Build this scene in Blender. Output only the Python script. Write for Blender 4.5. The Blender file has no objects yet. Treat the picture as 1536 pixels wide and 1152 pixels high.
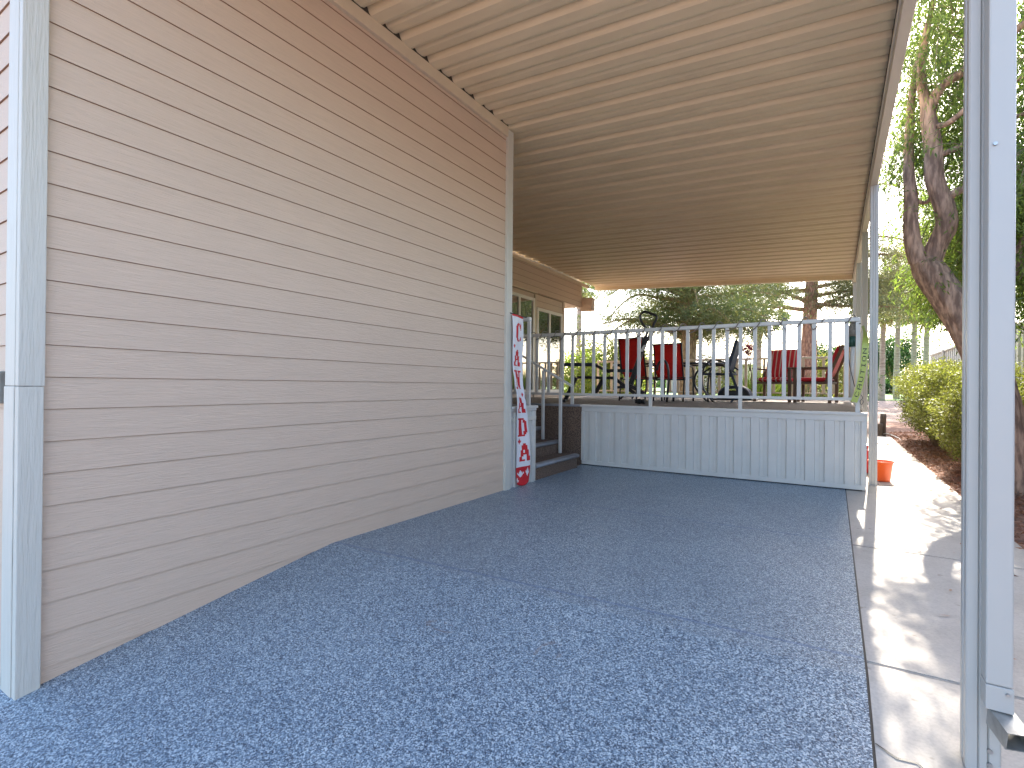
import bpy, bmesh, math, random
import numpy as np
from mathutils import Vector, Matrix
random.seed(7); RN = np.random.RandomState(11)
scene = bpy.context.scene
COL = scene.collection
# ------------------------------------------------------------------ camera
F = 775.0; CX = 768.0; CY = 576.0; CH = 1.08
yaw = math.atan(483/F); pitch = math.radians(.22); roll = math.radians(.5)
fw0 = Vector((-math.sin(yaw), math.cos(yaw), 0)); r0 = Vector((math.cos(yaw), math.sin(yaw), 0)); u0 = Vector((0, 0, 1))
FW = fw0*math.cos(pitch)+u0*math.sin(pitch); UP = u0*math.cos(pitch)-fw0*math.sin(pitch)
RI = r0*math.cos(roll)+UP*math.sin(roll); UU = UP*math.cos(roll)-r0*math.sin(roll)
CAMP = Vector((0, 0, CH))
cd = bpy.data.cameras.new('camera'); cam = bpy.data.objects.new('camera', cd); COL.objects.link(cam)
m = Matrix.Identity(4)
for i in range(3):
    m[i][0] = RI[i]; m[i][1] = UU[i]; m[i][2] = -FW[i]; m[i][3] = CAMP[i]
cam.matrix_world = m
cd.sensor_width = 36; cd.lens = F/1536*36; cd.clip_end = 2000; cd.clip_start = .05
scene.camera = cam
def W(px, py, Y):                      # a point of the place at depth Y
    d = FW+RI*((px-CX)/F)-UU*((py-CY)/F)
    return CAMP+d*(Y/d.y)
# ------------------------------------------------------------------ light
SUN_EL = math.radians(40); sx = .061
world = bpy.data.worlds.new('World'); scene.world = world; world.use_nodes = True
nt = world.node_tree; bg = nt.nodes['Background']
sky = nt.nodes.new('ShaderNodeTexSky'); sky.sky_type = 'NISHITA'; sky.sun_disc = False
sky.sun_elevation = SUN_EL; sky.sun_rotation = math.atan(sx)
sky.dust_density = 3.0; sky.air_density = 1.0; sky.ozone_density = 1.0
nt.links.new(sky.outputs[0], bg.inputs[0]); bg.inputs[1].default_value = .15
sl = bpy.data.lights.new('sun', 'SUN'); sl.energy = 4.2; sl.angle = math.radians(.53); sl.color = (1, .93, .82)
so = bpy.data.objects.new('sun', sl); COL.objects.link(so)
sd = Vector((sx, 1, math.tan(SUN_EL)*math.hypot(1, sx))).normalized()
so.rotation_euler = sd.to_track_quat('Z', 'Y').to_euler()
scene.view_settings.view_transform = 'Standard'; scene.view_settings.look = 'None'
scene.view_settings.exposure = 2.5; scene.view_settings.gamma = 1
scene.cycles.max_bounces = 8; scene.cycles.diffuse_bounces = 7; scene.cycles.transparent_max_bounces = 12
# ------------------------------------------------------------------ materials
def newmat(name):
    mt = bpy.data.materials.new(name); mt.use_nodes = True
    return mt, mt.node_tree, mt.node_tree.nodes['Principled BSDF']
def N(nt, t, **kw):
    n = nt.nodes.new(t)
    for k, v in kw.items(): setattr(n, k, v)
    return n
def ramp(nt, fac, stops, interp='LINEAR'):
    r = N(nt, 'ShaderNodeValToRGB'); r.color_ramp.interpolation = interp
    e = r.color_ramp.elements
    while len(e) < len(stops): e.new(.5)
    for i, (p, c) in enumerate(stops): e[i].position = p; e[i].color = (*c, 1)
    nt.links.new(fac, r.inputs[0]); return r
def objco(nt, scale=(1, 1, 1)):
    tc = N(nt, 'ShaderNodeTexCoord'); mp = N(nt, 'ShaderNodeMapping'); mp.inputs['Scale'].default_value = scale
    nt.links.new(tc.outputs['Object'], mp.inputs[0]); return mp.outputs[0]
def noise(nt, vec, scale, detail=4, rough=.55):
    n = N(nt, 'ShaderNodeTexNoise'); n.inputs['Scale'].default_value = scale; n.inputs['Detail'].default_value = detail
    n.inputs['Roughness'].default_value = rough; nt.links.new(vec, n.inputs['Vector']); return n.outputs['Fac']
def bump(nt, b, h, strength, dist):
    n = N(nt, 'ShaderNodeBump'); n.inputs['Strength'].default_value = strength; n.inputs['Distance'].default_value = dist
    nt.links.new(h, n.inputs['Height']); nt.links.new(n.outputs[0], b.inputs['Normal'])
def mat(name, c1, c2=None, rough=.6, scale=3, stretch=(1, 1, 1), bmp=0, bscale=None, bdist=.002, metal=0, spec=.5, lo=.35, hi=.65, detail=5):
    mt, nt, b = newmat(name)
    b.inputs['Roughness'].default_value = rough; b.inputs['Metallic'].default_value = metal
    b.inputs['Specular IOR Level'].default_value = spec
    v = objco(nt, stretch)
    c2 = c2 or tuple(x*.86 for x in c1)
    f = noise(nt, v, scale, detail)
    r = ramp(nt, f, [(lo, c1), (hi, c2)]); nt.links.new(r.outputs[0], b.inputs['Base Color'])
    if bmp:
        f2 = noise(nt, v, bscale or scale*4, 6); bump(nt, b, f2, bmp, bdist)
    return mt
def leafmat(name, cols, trans=.35, rough=.55, nscale=1.2):
    mt, nt, b = newmat(name); b.inputs['Roughness'].default_value = rough
    g = N(nt, 'ShaderNodeNewGeometry'); v = objco(nt)
    nz = noise(nt, v, nscale, 3)
    mx = N(nt, 'ShaderNodeMath', operation='MULTIPLY_ADD'); mx.inputs[1].default_value = .55
    nt.links.new(g.outputs['Random Per Island'], mx.inputs[0])
    ad = N(nt, 'ShaderNodeMath', operation='MULTIPLY_ADD'); ad.inputs[1].default_value = .9; ad.inputs[2].default_value = -.225
    nt.links.new(nz, ad.inputs[0]); nt.links.new(ad.outputs[0], mx.inputs[2])
    n = len(cols)
    r = ramp(nt, mx.outputs[0], [(i/(n-1), c) for i, c in enumerate(cols)])
    nt.links.new(r.outputs[0], b.inputs['Base Color'])
    t = N(nt, 'ShaderNodeBsdfTranslucent'); ms = N(nt, 'ShaderNodeMixShader'); ms.inputs[0].default_value = trans
    hs = N(nt, 'ShaderNodeHueSaturation'); hs.inputs['Value'].default_value = 1.6; hs.inputs['Saturation'].default_value = 1.1
    nt.links.new(r.outputs[0], hs.inputs['Color']); nt.links.new(hs.outputs[0], t.inputs['Color'])
    nt.links.new(b.outputs[0], ms.inputs[1]); nt.links.new(t.outputs[0], ms.inputs[2])
    nt.links.new(ms.outputs[0], nt.nodes['Material Output'].inputs['Surface'])
    return mt

def siding_material():
    mt, nt, b = newmat('painted_siding'); b.inputs['Roughness'].default_value = .62
    v = objco(nt, (14, 1.1, 14)); v2 = objco(nt, (1, 1, 1))
    d = noise(nt, v2, 2.2, 3)                 # warp of the grain
    w = N(nt, 'ShaderNodeTexNoise'); w.inputs['Scale'].default_value = 7; w.inputs['Detail'].default_value = 5; w.inputs['Distortion'].default_value = 1.6
    nt.links.new(v, w.inputs['Vector'])
    f = noise(nt, v2, .9, 4)
    r = ramp(nt, f, [(.3, (.615, .475, .36)), (.7, (.59, .455, .345))])
    sm = noise(nt, objco(nt, (30, 1.5, 60)), 3, 4)
    r2 = ramp(nt, sm, [(.35, (.93, .93, .93)), (.6, (1, 1, 1))])
    mu = N(nt, 'ShaderNodeMixRGB', blend_type='MULTIPLY'); mu.inputs[0].default_value = 1
    nt.links.new(r.outputs[0], mu.inputs[1]); nt.links.new(r2.outputs[0], mu.inputs[2]); nt.links.new(mu.outputs[0], b.inputs['Base Color'])
    bump(nt, b, w.outputs['Fac'], .7, .005); return mt
M = {}
M['siding'] = siding_material()
M['siding_gap'] = mat('siding_gap', (.34, .20, .13), rough=.9)
M['trim'] = mat('painted_trim', (.57, .555, .49), (.54, .525, .46), .55, 6, (9, 9, .8), .9, 9, .006)
M['white'] = mat('white_aluminium', (.47, .46, .43), (.43, .42, .395), .38, 1.5, (1, 1, .4), .05, 30, .001)
M['rail'] = mat('rail_paint', (.57, .56, .52), (.53, .52, .49), .42, 5)
M['cream'] = mat('cream_trim', (.62, .52, .38), (.58, .48, .35), .5, 2)
M['pan'] = mat('almond_roof_pan', (.75, .62, .42), (.69, .565, .375), .45, 1.7, (1, 4, 1), .12, 40, .001)
M['pan_shade'] = mat('painted_pan_end_shade', (.05, .04, .03), rough=.9)  # near-black colour that paints in the shade at the pan ends
M['frame'] = mat('window_frame_paint', (.78, .74, .66), (.74, .70, .62), .45, 3)
M['beam'] = mat('beam_paint', (.66, .60, .50), (.62, .56, .47), .45, 2)
M['dark'] = mat('dark_rubber', (.02, .02, .022), (.012, .012, .013), .5, 8)
M['black'] = mat('black_metal', (.018, .019, .024), (.01, .01, .012), .38, 8)
M['steel'] = mat('screw_steel', (.45, .45, .45), rough=.35, metal=.9)
M['galv'] = mat('galvanised', (.42, .42, .40), (.30, .30, .28), .4, 20, metal=.7)
M['concrete'] = None
M['carpet'] = mat('brown_carpet', (.20, .135, .095), (.08, .055, .042), .95, 75, bmp=.9, bscale=120, bdist=.006, lo=.42, hi=.58)
M['deckcarpet'] = mat('deck_carpet', (.20, .17, .145), (.12, .10, .085), .95, 60, bmp=.6, bscale=120, bdist=.004)
M['nosing'] = mat('grey_nosing', (.26, .27, .29), (.20, .21, .23), .5, 9)
M['red'] = mat('red_sling', (.58, .03, .02), (.48, .022, .016), .7, 20)
M['redc'] = mat('red_cushion', (.58, .018, .028), (.50, .014, .022), .75, 6)
M['stripe'] = mat('pale_stripe', (.62, .48, .40), rough=.8)
M['wood'] = mat('brown_frame', (.14, .075, .045), (.09, .05, .03), .5, 6, (8, 8, 1))
M['bannerw'] = mat('banner_white', (.72, .72, .74), (.68, .68, .71), .8, 5)
M['bannerr'] = mat('banner_red', (.55, .012, .02), (.50, .01, .018), .8, 5)
M['tape'] = mat('caution_yellow', (.40, .48, .10), (.36, .43, .09), .4, 5)
M['ink'] = mat('tape_ink', (.012, .012, .012), rough=.5)
M['orange'] = mat('orange_plastic', (.75, .12, .02), (.68, .10, .018), .4, 3)
M['redp'] = mat('red_plastic', (.5, .02, .02), rough=.4)
M['post_old'] = mat('weathered_timber', (.22, .17, .13), (.10, .075, .055), .9, 9, (9, 9, 1), .8, 12, .008)
M['fence'] = mat('fence_paint', (.60, .585, .54), (.52, .50, .46), .55, 1.5, (3, 3, .5))
M['bark'] = mat('tree_bark', (.46, .30, .21), (.17, .105, .075), .9, 4.5, (5, 5, 1), 1, 7, .02, lo=.35, hi=.6)
M['pinebark'] = mat('pine_bark', (.45, .25, .16), (.20, .10, .07), .95, 5, (4, 4, 1.3), 1, 6, .03, lo=.38, hi=.6)
M['pinebark2'] = mat('ochre_pine_bark', (.42, .30, .15), (.20, .13, .07), .95, 5, (4, 4, 1.3), 1, 6, .03, lo=.38, hi=.6)
M['palmbark'] = mat('palm_bark', (.40, .34, .28), (.24, .19, .15), .95, 4, (1, 1, 5), .8, 5, .02)
M['twig'] = mat('twig', (.20, .14, .09), (.12, .08, .05), .9, 5)
M['leaf'] = leafmat('willow_leaf', [(.035, .065, .015), (.085, .125, .03), (.15, .21, .045), (.34, .38, .10)], .45, nscale=1.5)
M['pine'] = leafmat('pine_needles', [(.045, .075, .028), (.09, .125, .042), (.17, .185, .06), (.32, .28, .10)], .3, nscale=.8)
M['pine2'] = leafmat('grey_pine_needles', [(.08, .10, .05), (.15, .16, .07), (.28, .24, .10)], .32, nscale=.8)
M['palm'] = leafmat('palm_frond', [(.04, .07, .02), (.08, .13, .035), (.14, .18, .05)], .3)
M['deadfrond'] = leafmat('dead_frond', [(.20, .13, .05), (.30, .21, .09)], .2)
M['hedge'] = leafmat('hedge_leaf', [(.085, .06, .022), (.11, .12, .03), (.19, .215, .045), (.40, .42, .11)], .28, nscale=9)
M['lime'] = leafmat('lime_leaf', [(.08, .14, .02), (.19, .25, .045), (.36, .40, .10)], .45, nscale=2)
M['darkleaf'] = leafmat('dark_leaf', [(.02, .05, .012), (.045, .09, .02), (.08, .12, .03)], .25)
M['redleaf'] = leafmat('red_leaf', [(.13, .02, .03), (.26, .05, .06)], .4)
M['violet'] = mat('violet_petal', (.35, .22, .62), rough=.7)
M['litter'] = leafmat('fallen_leaf', [(.10, .035, .02), (.22, .09, .05), (.36, .19, .11), (.50, .34, .22)], .1, .8)
M['soil'] = mat('mulch_soil', (.34, .18, .125), (.15, .08, .055), .95, 14, bmp=1, bscale=40, bdist=.02)
M['house_far'] = mat('far_wall', (.55, .42, .34), rough=.8)
M['roof_far'] = mat('far_roof', (.50, .47, .45), rough=.8)
M['bulb'] = mat('clear_cord', (.17, .15, .13), rough=.4)
M['cloth_dark'] = mat('navy_cover', (.03, .04, .06), (.02, .026, .04), .7, 8)
M['glasstop'] = mat('smoked_glass_top', (.10, .10, .10), rough=.12)
M['green'] = mat('green_band', (.01, .06, .04), rough=.5)
M['torch'] = mat('grey_weave', (.25, .23, .2), (.15, .14, .12), .8, 30)
M['yellowp'] = mat('yellow_leafy', (.6, .42, .03), rough=.7)
# concrete
def concrete():
    mt, nt, b = newmat('pale_concrete'); b.inputs['Roughness'].default_value = .8
    v = objco(nt)
    a = ramp(nt, noise(nt, v, 1.3, 6, .65), [(.3, (.40, .355, .305)), (.55, (.50, .455, .40)), (.75, (.46, .41, .36))])
    c = ramp(nt, noise(nt, v, 90, 3), [(.3, (.86, .86, .86)), (.6, (1, 1, 1))])
    sp = ramp(nt, noise(nt, v, 14, 2), [(.25, (.72, .68, .64)), (.33, (1, 1, 1))])
    m1 = N(nt, 'ShaderNodeMixRGB', blend_type='MULTIPLY'); m1.inputs[0].default_value = 1
    m2 = N(nt, 'ShaderNodeMixRGB', blend_type='MULTIPLY'); m2.inputs[0].default_value = 1
    nt.links.new(a.outputs[0], m1.inputs[1]); nt.links.new(c.outputs[0], m1.inputs[2])
    nt.links.new(m1.outputs[0], m2.inputs[1]); nt.links.new(sp.outputs[0], m2.inputs[2])
    nt.links.new(m2.outputs[0], b.inputs['Base Color']); bump(nt, b, noise(nt, v, 60, 5), .3, .003); return mt
M['concrete'] = concrete()
def flake_floor():
    mt, nt, b = newmat('epoxy_flake'); L = nt.links
    b.inputs['Roughness'].default_value = .42; b.inputs['Specular IOR Level'].default_value = .5
    v = objco(nt)
    def vor(scale):
        x = N(nt, 'ShaderNodeTexVoronoi'); x.inputs['Scale'].default_value = scale; L.new(v, x.inputs['Vector'])
        s = N(nt, 'ShaderNodeSeparateColor'); L.new(x.outputs['Color'], s.inputs[0]); return s.outputs[0]
    a = vor(205); c = vor(330)
    cols = [(0, (.008, .02, .045)), (.20, (.055, .095, .15)), (.40, (.14, .21, .285)), (.60, (.27, .36, .43)), (.80, (.56, .65, .70))]
    r1 = ramp(nt, a, cols, 'CONSTANT'); r2 = ramp(nt, c, cols, 'CONSTANT')
    mx = N(nt, 'ShaderNodeMixRGB'); mx.inputs[0].default_value = .3; L.new(r1.outputs[0], mx.inputs[1]); L.new(r2.outputs[0], mx.inputs[2])
    # blotches of flake density
    big = ramp(nt, noise(nt, v, 1.1, 4), [(.3, (.86, .88, .9)), (.7, (1.08, 1.06, 1.04))])
    m1 = N(nt, 'ShaderNodeMixRGB', blend_type='MULTIPLY'); m1.inputs[0].default_value = 1
    L.new(mx.outputs[0], m1.inputs[1]); L.new(big.outputs[0], m1.inputs[2])
    # filled control joints
    sp = N(nt, 'ShaderNodeSeparateXYZ'); L.new(v, sp.inputs[0])
    wob = noise(nt, v, 30, 2)
    prev = m1.outputs[0]
    def M_(op, x, y=None, z=None):
        n = N(nt, 'ShaderNodeMath', operation=op)
        for i, q in enumerate((x, y, z)):
            if q is None: continue
            if isinstance(q, (int, float)): n.inputs[i].default_value = q
            else: L.new(q, n.inputs[i])
        return n.outputs[0]
    for y0, k in ((2.51, .048), (4.36, .008)):
        line = M_('MULTIPLY_ADD', sp.outputs[0], k, y0)
        dd = M_('ABSOLUTE', M_('SUBTRACT', sp.outputs[1], line))
        dd = M_('ADD', dd, M_('MULTIPLY', M_('SUBTRACT', wob, .5), .02))
        msk = M_('LESS_THAN', dd, .011)
        msk = M_('MULTIPLY', msk, .42)
        mm = N(nt, 'ShaderNodeMixRGB'); L.new(msk, mm.inputs[0]); L.new(prev, mm.inputs[1]); mm.inputs[2].default_value = (.045, .11, .26, 1)
        prev = mm.outputs[0]
    # two faint rust coloured scuff marks
    for (cx, cy, rx, ry) in STAINS:
        ex = M_('DIVIDE', M_('SUBTRACT', sp.outputs[0], cx), rx); ey = M_('DIVIDE', M_('SUBTRACT', sp.outputs[1], cy), ry)
        rr = M_('SQRT', M_('ADD', M_('MULTIPLY', ex, ex), M_('MULTIPLY', ey, ey)))
        ring = M_('LESS_THAN', M_('ABSOLUTE', M_('SUBTRACT', rr, 1)), .16)
        brk = M_('GREATER_THAN', noise(nt, v, 16, 2), .5)
        mk = M_('MULTIPLY', M_('MULTIPLY', ring, brk), .42)
        mm = N(nt, 'ShaderNodeMixRGB'); L.new(mk, mm.inputs[0]); L.new(prev, mm.inputs[1]); mm.inputs[2].default_value = (.17, .12, .10, 1)
        prev = mm.outputs[0]
    L.new(prev, b.inputs['Base Color'])
    bump(nt, b, noise(nt, v, 160, 2), .35, .0015)
    return mt
def fz(y): return -.148*(2.35-y) if y < 2.35 else 0.0
def onfloor(px, py):
    d = FW+RI*((px-CX)/F)-UU*((py-CY)/F); z = -.03
    for _ in range(6):
        p = CAMP+d*((z-CH)/d.z); z = fz(p.y)
    return p
s1 = onfloor(663, 940); s2 = onfloor(822, 980)
STAINS = [(s1.x, s1.y, .085, .03), (s2.x, s2.y, .05, .075)]
M['floor'] = flake_floor()
def glass():
    mt, nt, b = newmat('window_glass'); b.inputs['Base Color'].default_value = (.03, .035, .035, 1)
    b.inputs['Roughness'].default_value = .02; b.inputs['Specular IOR Level'].default_value = 1; b.inputs['IOR'].default_value = 2.4
    f = noise(nt, objco(nt), 1.2, 2); bump(nt, b, f, .15, .01); return mt
M['glass'] = glass()
def ground_mat():
    mt, nt, b = newmat('gravel_and_lawn'); b.inputs['Roughness'].default_value = .95; L = nt.links
    v = objco(nt)
    g = ramp(nt, noise(nt, v, 22, 6, .7), [(.3, (.13, .08, .065)), (.5, (.24, .165, .135)), (.7, (.34, .26, .215))])
    L.new(g.outputs[0], b.inputs['Base Color']); bump(nt, b, noise(nt, v, 35, 4), .8, .02); return mt
M['gravel'] = ground_mat()
M['lawn'] = mat('lawn', (.09, .21, .04), (.16, .26, .06), .9, 1.1, bmp=.8, bscale=60, bdist=.02)

# ------------------------------------------------------------------ object helpers
def tag(o, label=None, cat=None, group=None, kind=None):
    if label: o['label'] = label
    if cat: o['category'] = cat
    if group: o['group'] = group
    if kind: o['kind'] = kind
    return o
def thing(name, loc, label, cat, group=None):
    o = bpy.data.objects.new(name, None); COL.objects.link(o); o.location = loc; o.empty_display_size = .1
    return tag(o, label, cat, group)
def obj(name, data, mats, parent=None, smooth=False):
    """data = bmesh or (verts, faces[, matidx]) in WORLD coordinates"""
    me = bpy.data.meshes.new(name)
    if isinstance(data, bmesh.types.BMesh):
        data.normal_update(); data.to_mesh(me); data.free()
    else:
        vs, fs = data[0], data[1]
        me.from_pydata([tuple(q) for q in vs], [], [tuple(q) for q in fs])
        if len(data) > 2: me.polygons.foreach_set('material_index', np.array(data[2], dtype=np.int32))
    if not isinstance(mats, (list, tuple)): mats = [mats]
    for q in mats: me.materials.append(q)
    if smooth: me.polygons.foreach_set('use_smooth', np.ones(len(me.polygons), dtype=bool))
    o = bpy.data.objects.new(name, me); COL.objects.link(o)
    if parent is not None:
        o.parent = parent
        off = Vector(parent.location); p = parent.parent
        while p is not None: off += Vector(p.location); p = p.parent
        o.matrix_parent_inverse = Matrix.Identity(4)
        o.location = (0, 0, 0)
        me.transform(Matrix.Translation(-off))
    me.update(); return o
def box(bm, x0, x1, y0, y1, z0, z1, bev=0, mi=0):
    vs = [bm.verts.new((x, y, z)) for z in (z0, z1) for y in (y0, y1) for x in (x0, x1)]
    fs = [(0, 2, 3, 1), (4, 5, 7, 6), (0, 1, 5, 4), (2, 6, 7, 3), (0, 4, 6, 2), (1, 3, 7, 5)]
    out = [bm.faces.new([vs[i] for i in f]) for f in fs]
    for f in out: f.material_index = mi
    if bev:
        es = list({e for f in out for e in f.edges})
        bmesh.ops.bevel(bm, geom=es, offset=bev, segments=2, affect='EDGES', profile=.5)
def bxo(name, dims, mt, parent=None, bev=.003):
    bm = bmesh.new(); box(bm, *dims, bev=bev); return obj(name, bm, mt, parent)
def obox(bm, p, q, w, h, bev=0, up=(0, 0, 1)):
    """box bar from p to q, width w (sideways), height h"""
    p = Vector(p); q = Vector(q); d = (q-p); L = d.length; d.normalize()
    upv = Vector(up)
    if abs(d.dot(upv)) > .98: upv = Vector((0, 1, 0))
    s = d.cross(upv).normalized(); u = s.cross(d)
    vs = []
    for t in (p, q):
        for a, b in ((-1, -1), (1, -1), (1, 1), (-1, 1)):
            vs.append(bm.verts.new(t+s*(a*w/2)+u*(b*h/2)))
    fs = [(3, 2, 1, 0), (4, 5, 6, 7), (0, 1, 5, 4), (1, 2, 6, 5), (2, 3, 7, 6), (3, 0, 4, 7)]
    out = [bm.faces.new([vs[i] for i in f]) for f in fs]
    if bev: bmesh.ops.bevel(bm, geom=list({e for f in out for e in f.edges}), offset=bev, segments=2, affect='EDGES', profile=.5)
def crom(pts, n):
    P = [Vector(p) for p in pts]; P = [P[0]*2-P[1]]+P+[P[-1]*2-P[-2]]; out = []
    for i in range(1, len(P)-2):
        for k in range(n):
            t = k/n; a, b, c, d = P[i-1], P[i], P[i+1], P[i+2]
            out.append(.5*((2*b)+(c-a)*t+(2*a-5*b+4*c-d)*t*t+(3*b-a-3*c+d)*t**3))
    out.append(P[-2]); return out
def tube(bm, pts, rad, seg=8, sub=0, rough=0, ridge=0, seed=0, cap=True):
    """rad number or list per control point"""
    if not isinstance(rad, (list, tuple)): rad = [rad]*len(pts)
    if sub:
        R4 = crom([(r, 0, 0) for r in rad], sub); P = crom(pts, sub); rr = [max(.0008, q.x) for q in R4]
    else: P = [Vector(p) for p in pts]; rr = rad
    rings = []; n = None
    rnd = random.Random(seed)
    ph = [rnd.uniform(0, 6.28) for _ in range(6)]
    acc = 0
    for i, p in enumerate(P):
        d = (P[min(i+1, len(P)-1)]-P[max(i-1, 0)]).normalized()
        if n is None: n = d.orthogonal().normalized()
        else:
            n = (n-d*n.dot(d))
            n = n.normalized() if n.length > 1e-6 else d.orthogonal().normalized()
        b = d.cross(n)
        if i: acc += (P[i]-P[i-1]).length
        ring = []
        for k in range(seg):
            a = 2*math.pi*k/seg
            r = rr[i]
            if ridge: r *= 1+ridge*(math.sin(a*7+ph[0]+acc*1.3)*.5+math.sin(a*13+ph[1]-acc*2.1)*.35+math.sin(a*3+ph[2]+acc*3)*.5)
            if rough: r *= 1+rnd.uniform(-rough, rough)
            ring.append(bm.verts.new(p+(n*math.cos(a)+b*math.sin(a))*r))
        rings.append(ring)
    for i in range(len(rings)-1):
        for k in range(seg):
            bm.faces.new((rings[i][k], rings[i][(k+1) % seg], rings[i+1][(k+1) % seg], rings[i+1][k])).smooth = True
    if cap:
        bm.faces.new(list(reversed(rings[0]))); bm.faces.new(rings[-1])
def tubo(name, pts, rad, mt, parent=None, **k):
    bm = bmesh.new(); tube(bm, pts, rad, **k); return obj(name, bm, mt, parent)
def lathe(bm, c, prof, seg=24):
    rings = []
    for r, z in prof:
        rings.append([bm.verts.new((c[0]+r*math.cos(2*math.pi*k/seg), c[1]+r*math.sin(2*math.pi*k/seg), c[2]+z)) for k in range(seg)])
    for i in range(len(rings)-1):
        for k in range(seg): bm.faces.new((rings[i][k], rings[i][(k+1) % seg], rings[i+1][(k+1) % seg], rings[i+1][k])).smooth = True
    return rings
def leaves(P, D, L, Wd, up=None):
    """P centres, D directions (n,3), L lengths, Wd widths -> verts, faces arrays for folded diamond leaves"""
    n = len(P); D = D/np.linalg.norm(D, axis=1)[:, None]
    rv = RN.normal(size=(n, 3)) if up is None else np.tile(up, (n, 1))+RN.normal(size=(n, 3))*.5
    S = np.cross(D, rv); S /= np.linalg.norm(S, axis=1)[:, None]+1e-9
    L = np.broadcast_to(L, (n,))[:, None]; Wd = np.broadcast_to(Wd, (n,))[:, None]
    a = P; b = P+D*L*.45+S*Wd*.5; c = P+D*L; d = P+D*L*.45-S*Wd*.5
    V = np.stack([a, b, c, d], 1).reshape(-1, 3)
    Fc = np.arange(n*4).reshape(n, 4)
    return V, Fc
def leafobj(name, V, Fc, mt, parent=None):
    me = bpy.data.meshes.new(name); n = len(V); k = len(Fc)
    if parent is not None:
        V = V-np.array(parent.location)
    me.vertices.add(n); me.vertices.foreach_set('co', V.astype(np.float32).ravel())
    me.loops.add(k*4); me.loops.foreach_set('vertex_index', Fc.astype(np.int32).ravel())
    me.polygons.add(k); me.polygons.foreach_set('loop_start', np.arange(0, k*4, 4, dtype=np.int32))
    me.polygons.foreach_set('loop_total', np.full(k, 4, dtype=np.int32))
    me.update(calc_edges=True); me.materials.append(mt)
    o = bpy.data.objects.new(name, me); COL.objects.link(o)
    if parent is not None: o.parent = parent
    return o
def struct(name, data, mats, **k): return tag(obj(name, data, mats, **k), kind='structure')

# ------------------------------------------------------------------ ground
def gh(y):                         # the ground climbs gently beyond the gravel
    if y < 16: return -.06
    if y < 36: t = (y-16)/20; return -.06+.56*(t*t*(3-2*t))
    return .5+.45*min(1, (y-36)/60)
ys = [-400, -60, -10, 0.5, 2.35, 6, 10, 14, 16, 18, 20, 22, 24, 26, 28, 30, 32, 34, 36]
xs = [-600, -100, -30, -10, 0, 10, 30, 100, 600]
def sheet(xs, ys, zf):
    vs = [(x, y, zf(x, y)) for y in ys for x in xs]; n = len(xs)
    fs = [(j*n+i, j*n+i+1, (j+1)*n+i+1, (j+1)*n+i) for j in range(len(ys)-1) for i in range(n-1)]
    return vs, fs
struct('gravel_ground', sheet(xs, ys, lambda x, y: gh(y) if y > 2.35 else -.06+fz(max(y, -4))-.08), M['gravel'])
struct('lawn', sheet(xs, [33.5, 36, 45, 60, 96, 200, 700], lambda x, y: gh(y)+.012), M['lawn'])
# carport floor slab (flake epoxy), with apron falling towards the camera
def slab(name, x0, x1, yl, mt, top=0., th=.12, parent=None):
    vs = []; fs = []
    for y in yl:
        z = fz(y)+top
        vs += [(x0, y, z), (x1, y, z), (x1, y, z-th), (x0, y, z-th)]
    for i in range(len(yl)-1):
        a = 4*i; b = a+4
        for k in range(4): fs.append((a+k, a+(k+1) % 4, b+(k+1) % 4, b+k))
    fs.append((0, 3, 2, 1)); e = 4*(len(yl)-1); fs.append((e, e+1, e+2, e+3))
    fs = [tuple(reversed(f)) for f in fs]
    bm = bmesh.new(); vv = [bm.verts.new(v) for v in vs]
    for f in fs: bm.faces.new([vv[i] for i in f])
    bmesh.ops.recalc_face_normals(bm, faces=bm.faces)
    return bm
struct('carport_floor', slab('f', -2.97, .108, [-5, .7, 1.5, 2.30, 2.35, 2.40, 4, 6.62], M['floor']), M['floor'])
struct('driveway_floor', slab('f', -9, -2.9703, [-5, .74], M['floor'], top=-.0006), M['floor'])
struct('expansion_joint', slab('j', .1083, .1165, [-5, 2.3, 2.4, 7.0], M['dark'], top=-.008), M['dark'])
sw = [[-5, -1.2], [-1.188, .62], [.632, 2.494], [2.506, 4.304], [4.316, 7.108], [7.12, 10.25], [10.262, 12.9], [12.912, 14.6]]
for a, b in sw:
    yl = [a, b] if not a < 2.35 < b else [a, 2.33, 2.37, b]
    bm = slab('s', .1168, 1.105, yl, M['concrete'], top=-.004)
    bmesh.ops.bevel(bm, geom=[e for e in bm.edges if abs(e.verts[0].co.y-e.verts[1].co.y) < 1e-6 and (abs(e.verts[0].co.y-a) < 1e-6 or abs(e.verts[0].co.y-b) < 1e-6)], offset=.006, segments=2, affect='EDGES')
    struct('sidewalk', bm, M['concrete'])
struct('sidewalk_joint_fill', slab('s', .12, 1.10, [-5, 2.3, 2.4, 14.6], M['dark'], top=-.022, th=.05), M['soil'])
# hairline crack near the post
cr = [(.118, 2.02), (.17, 1.985), (.22, 1.99), (.27, 1.94), (.31, 1.93), (.34, 1.88), (.41, 1.86)]
bm = bmesh.new(); w = .004
vv = [(bm.verts.new((x, y-w*(1 if i % 2 else .5), fz(y)-.0005)), bm.verts.new((x, y+w, fz(y)-.0005))) for i, (x, y) in enumerate(cr)]
for i in range(len(vv)-1): bm.faces.new((vv[i][0], vv[i+1][0], vv[i+1][1], vv[i][1]))
struct('sidewalk_crack', bm, M['dark'])
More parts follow.
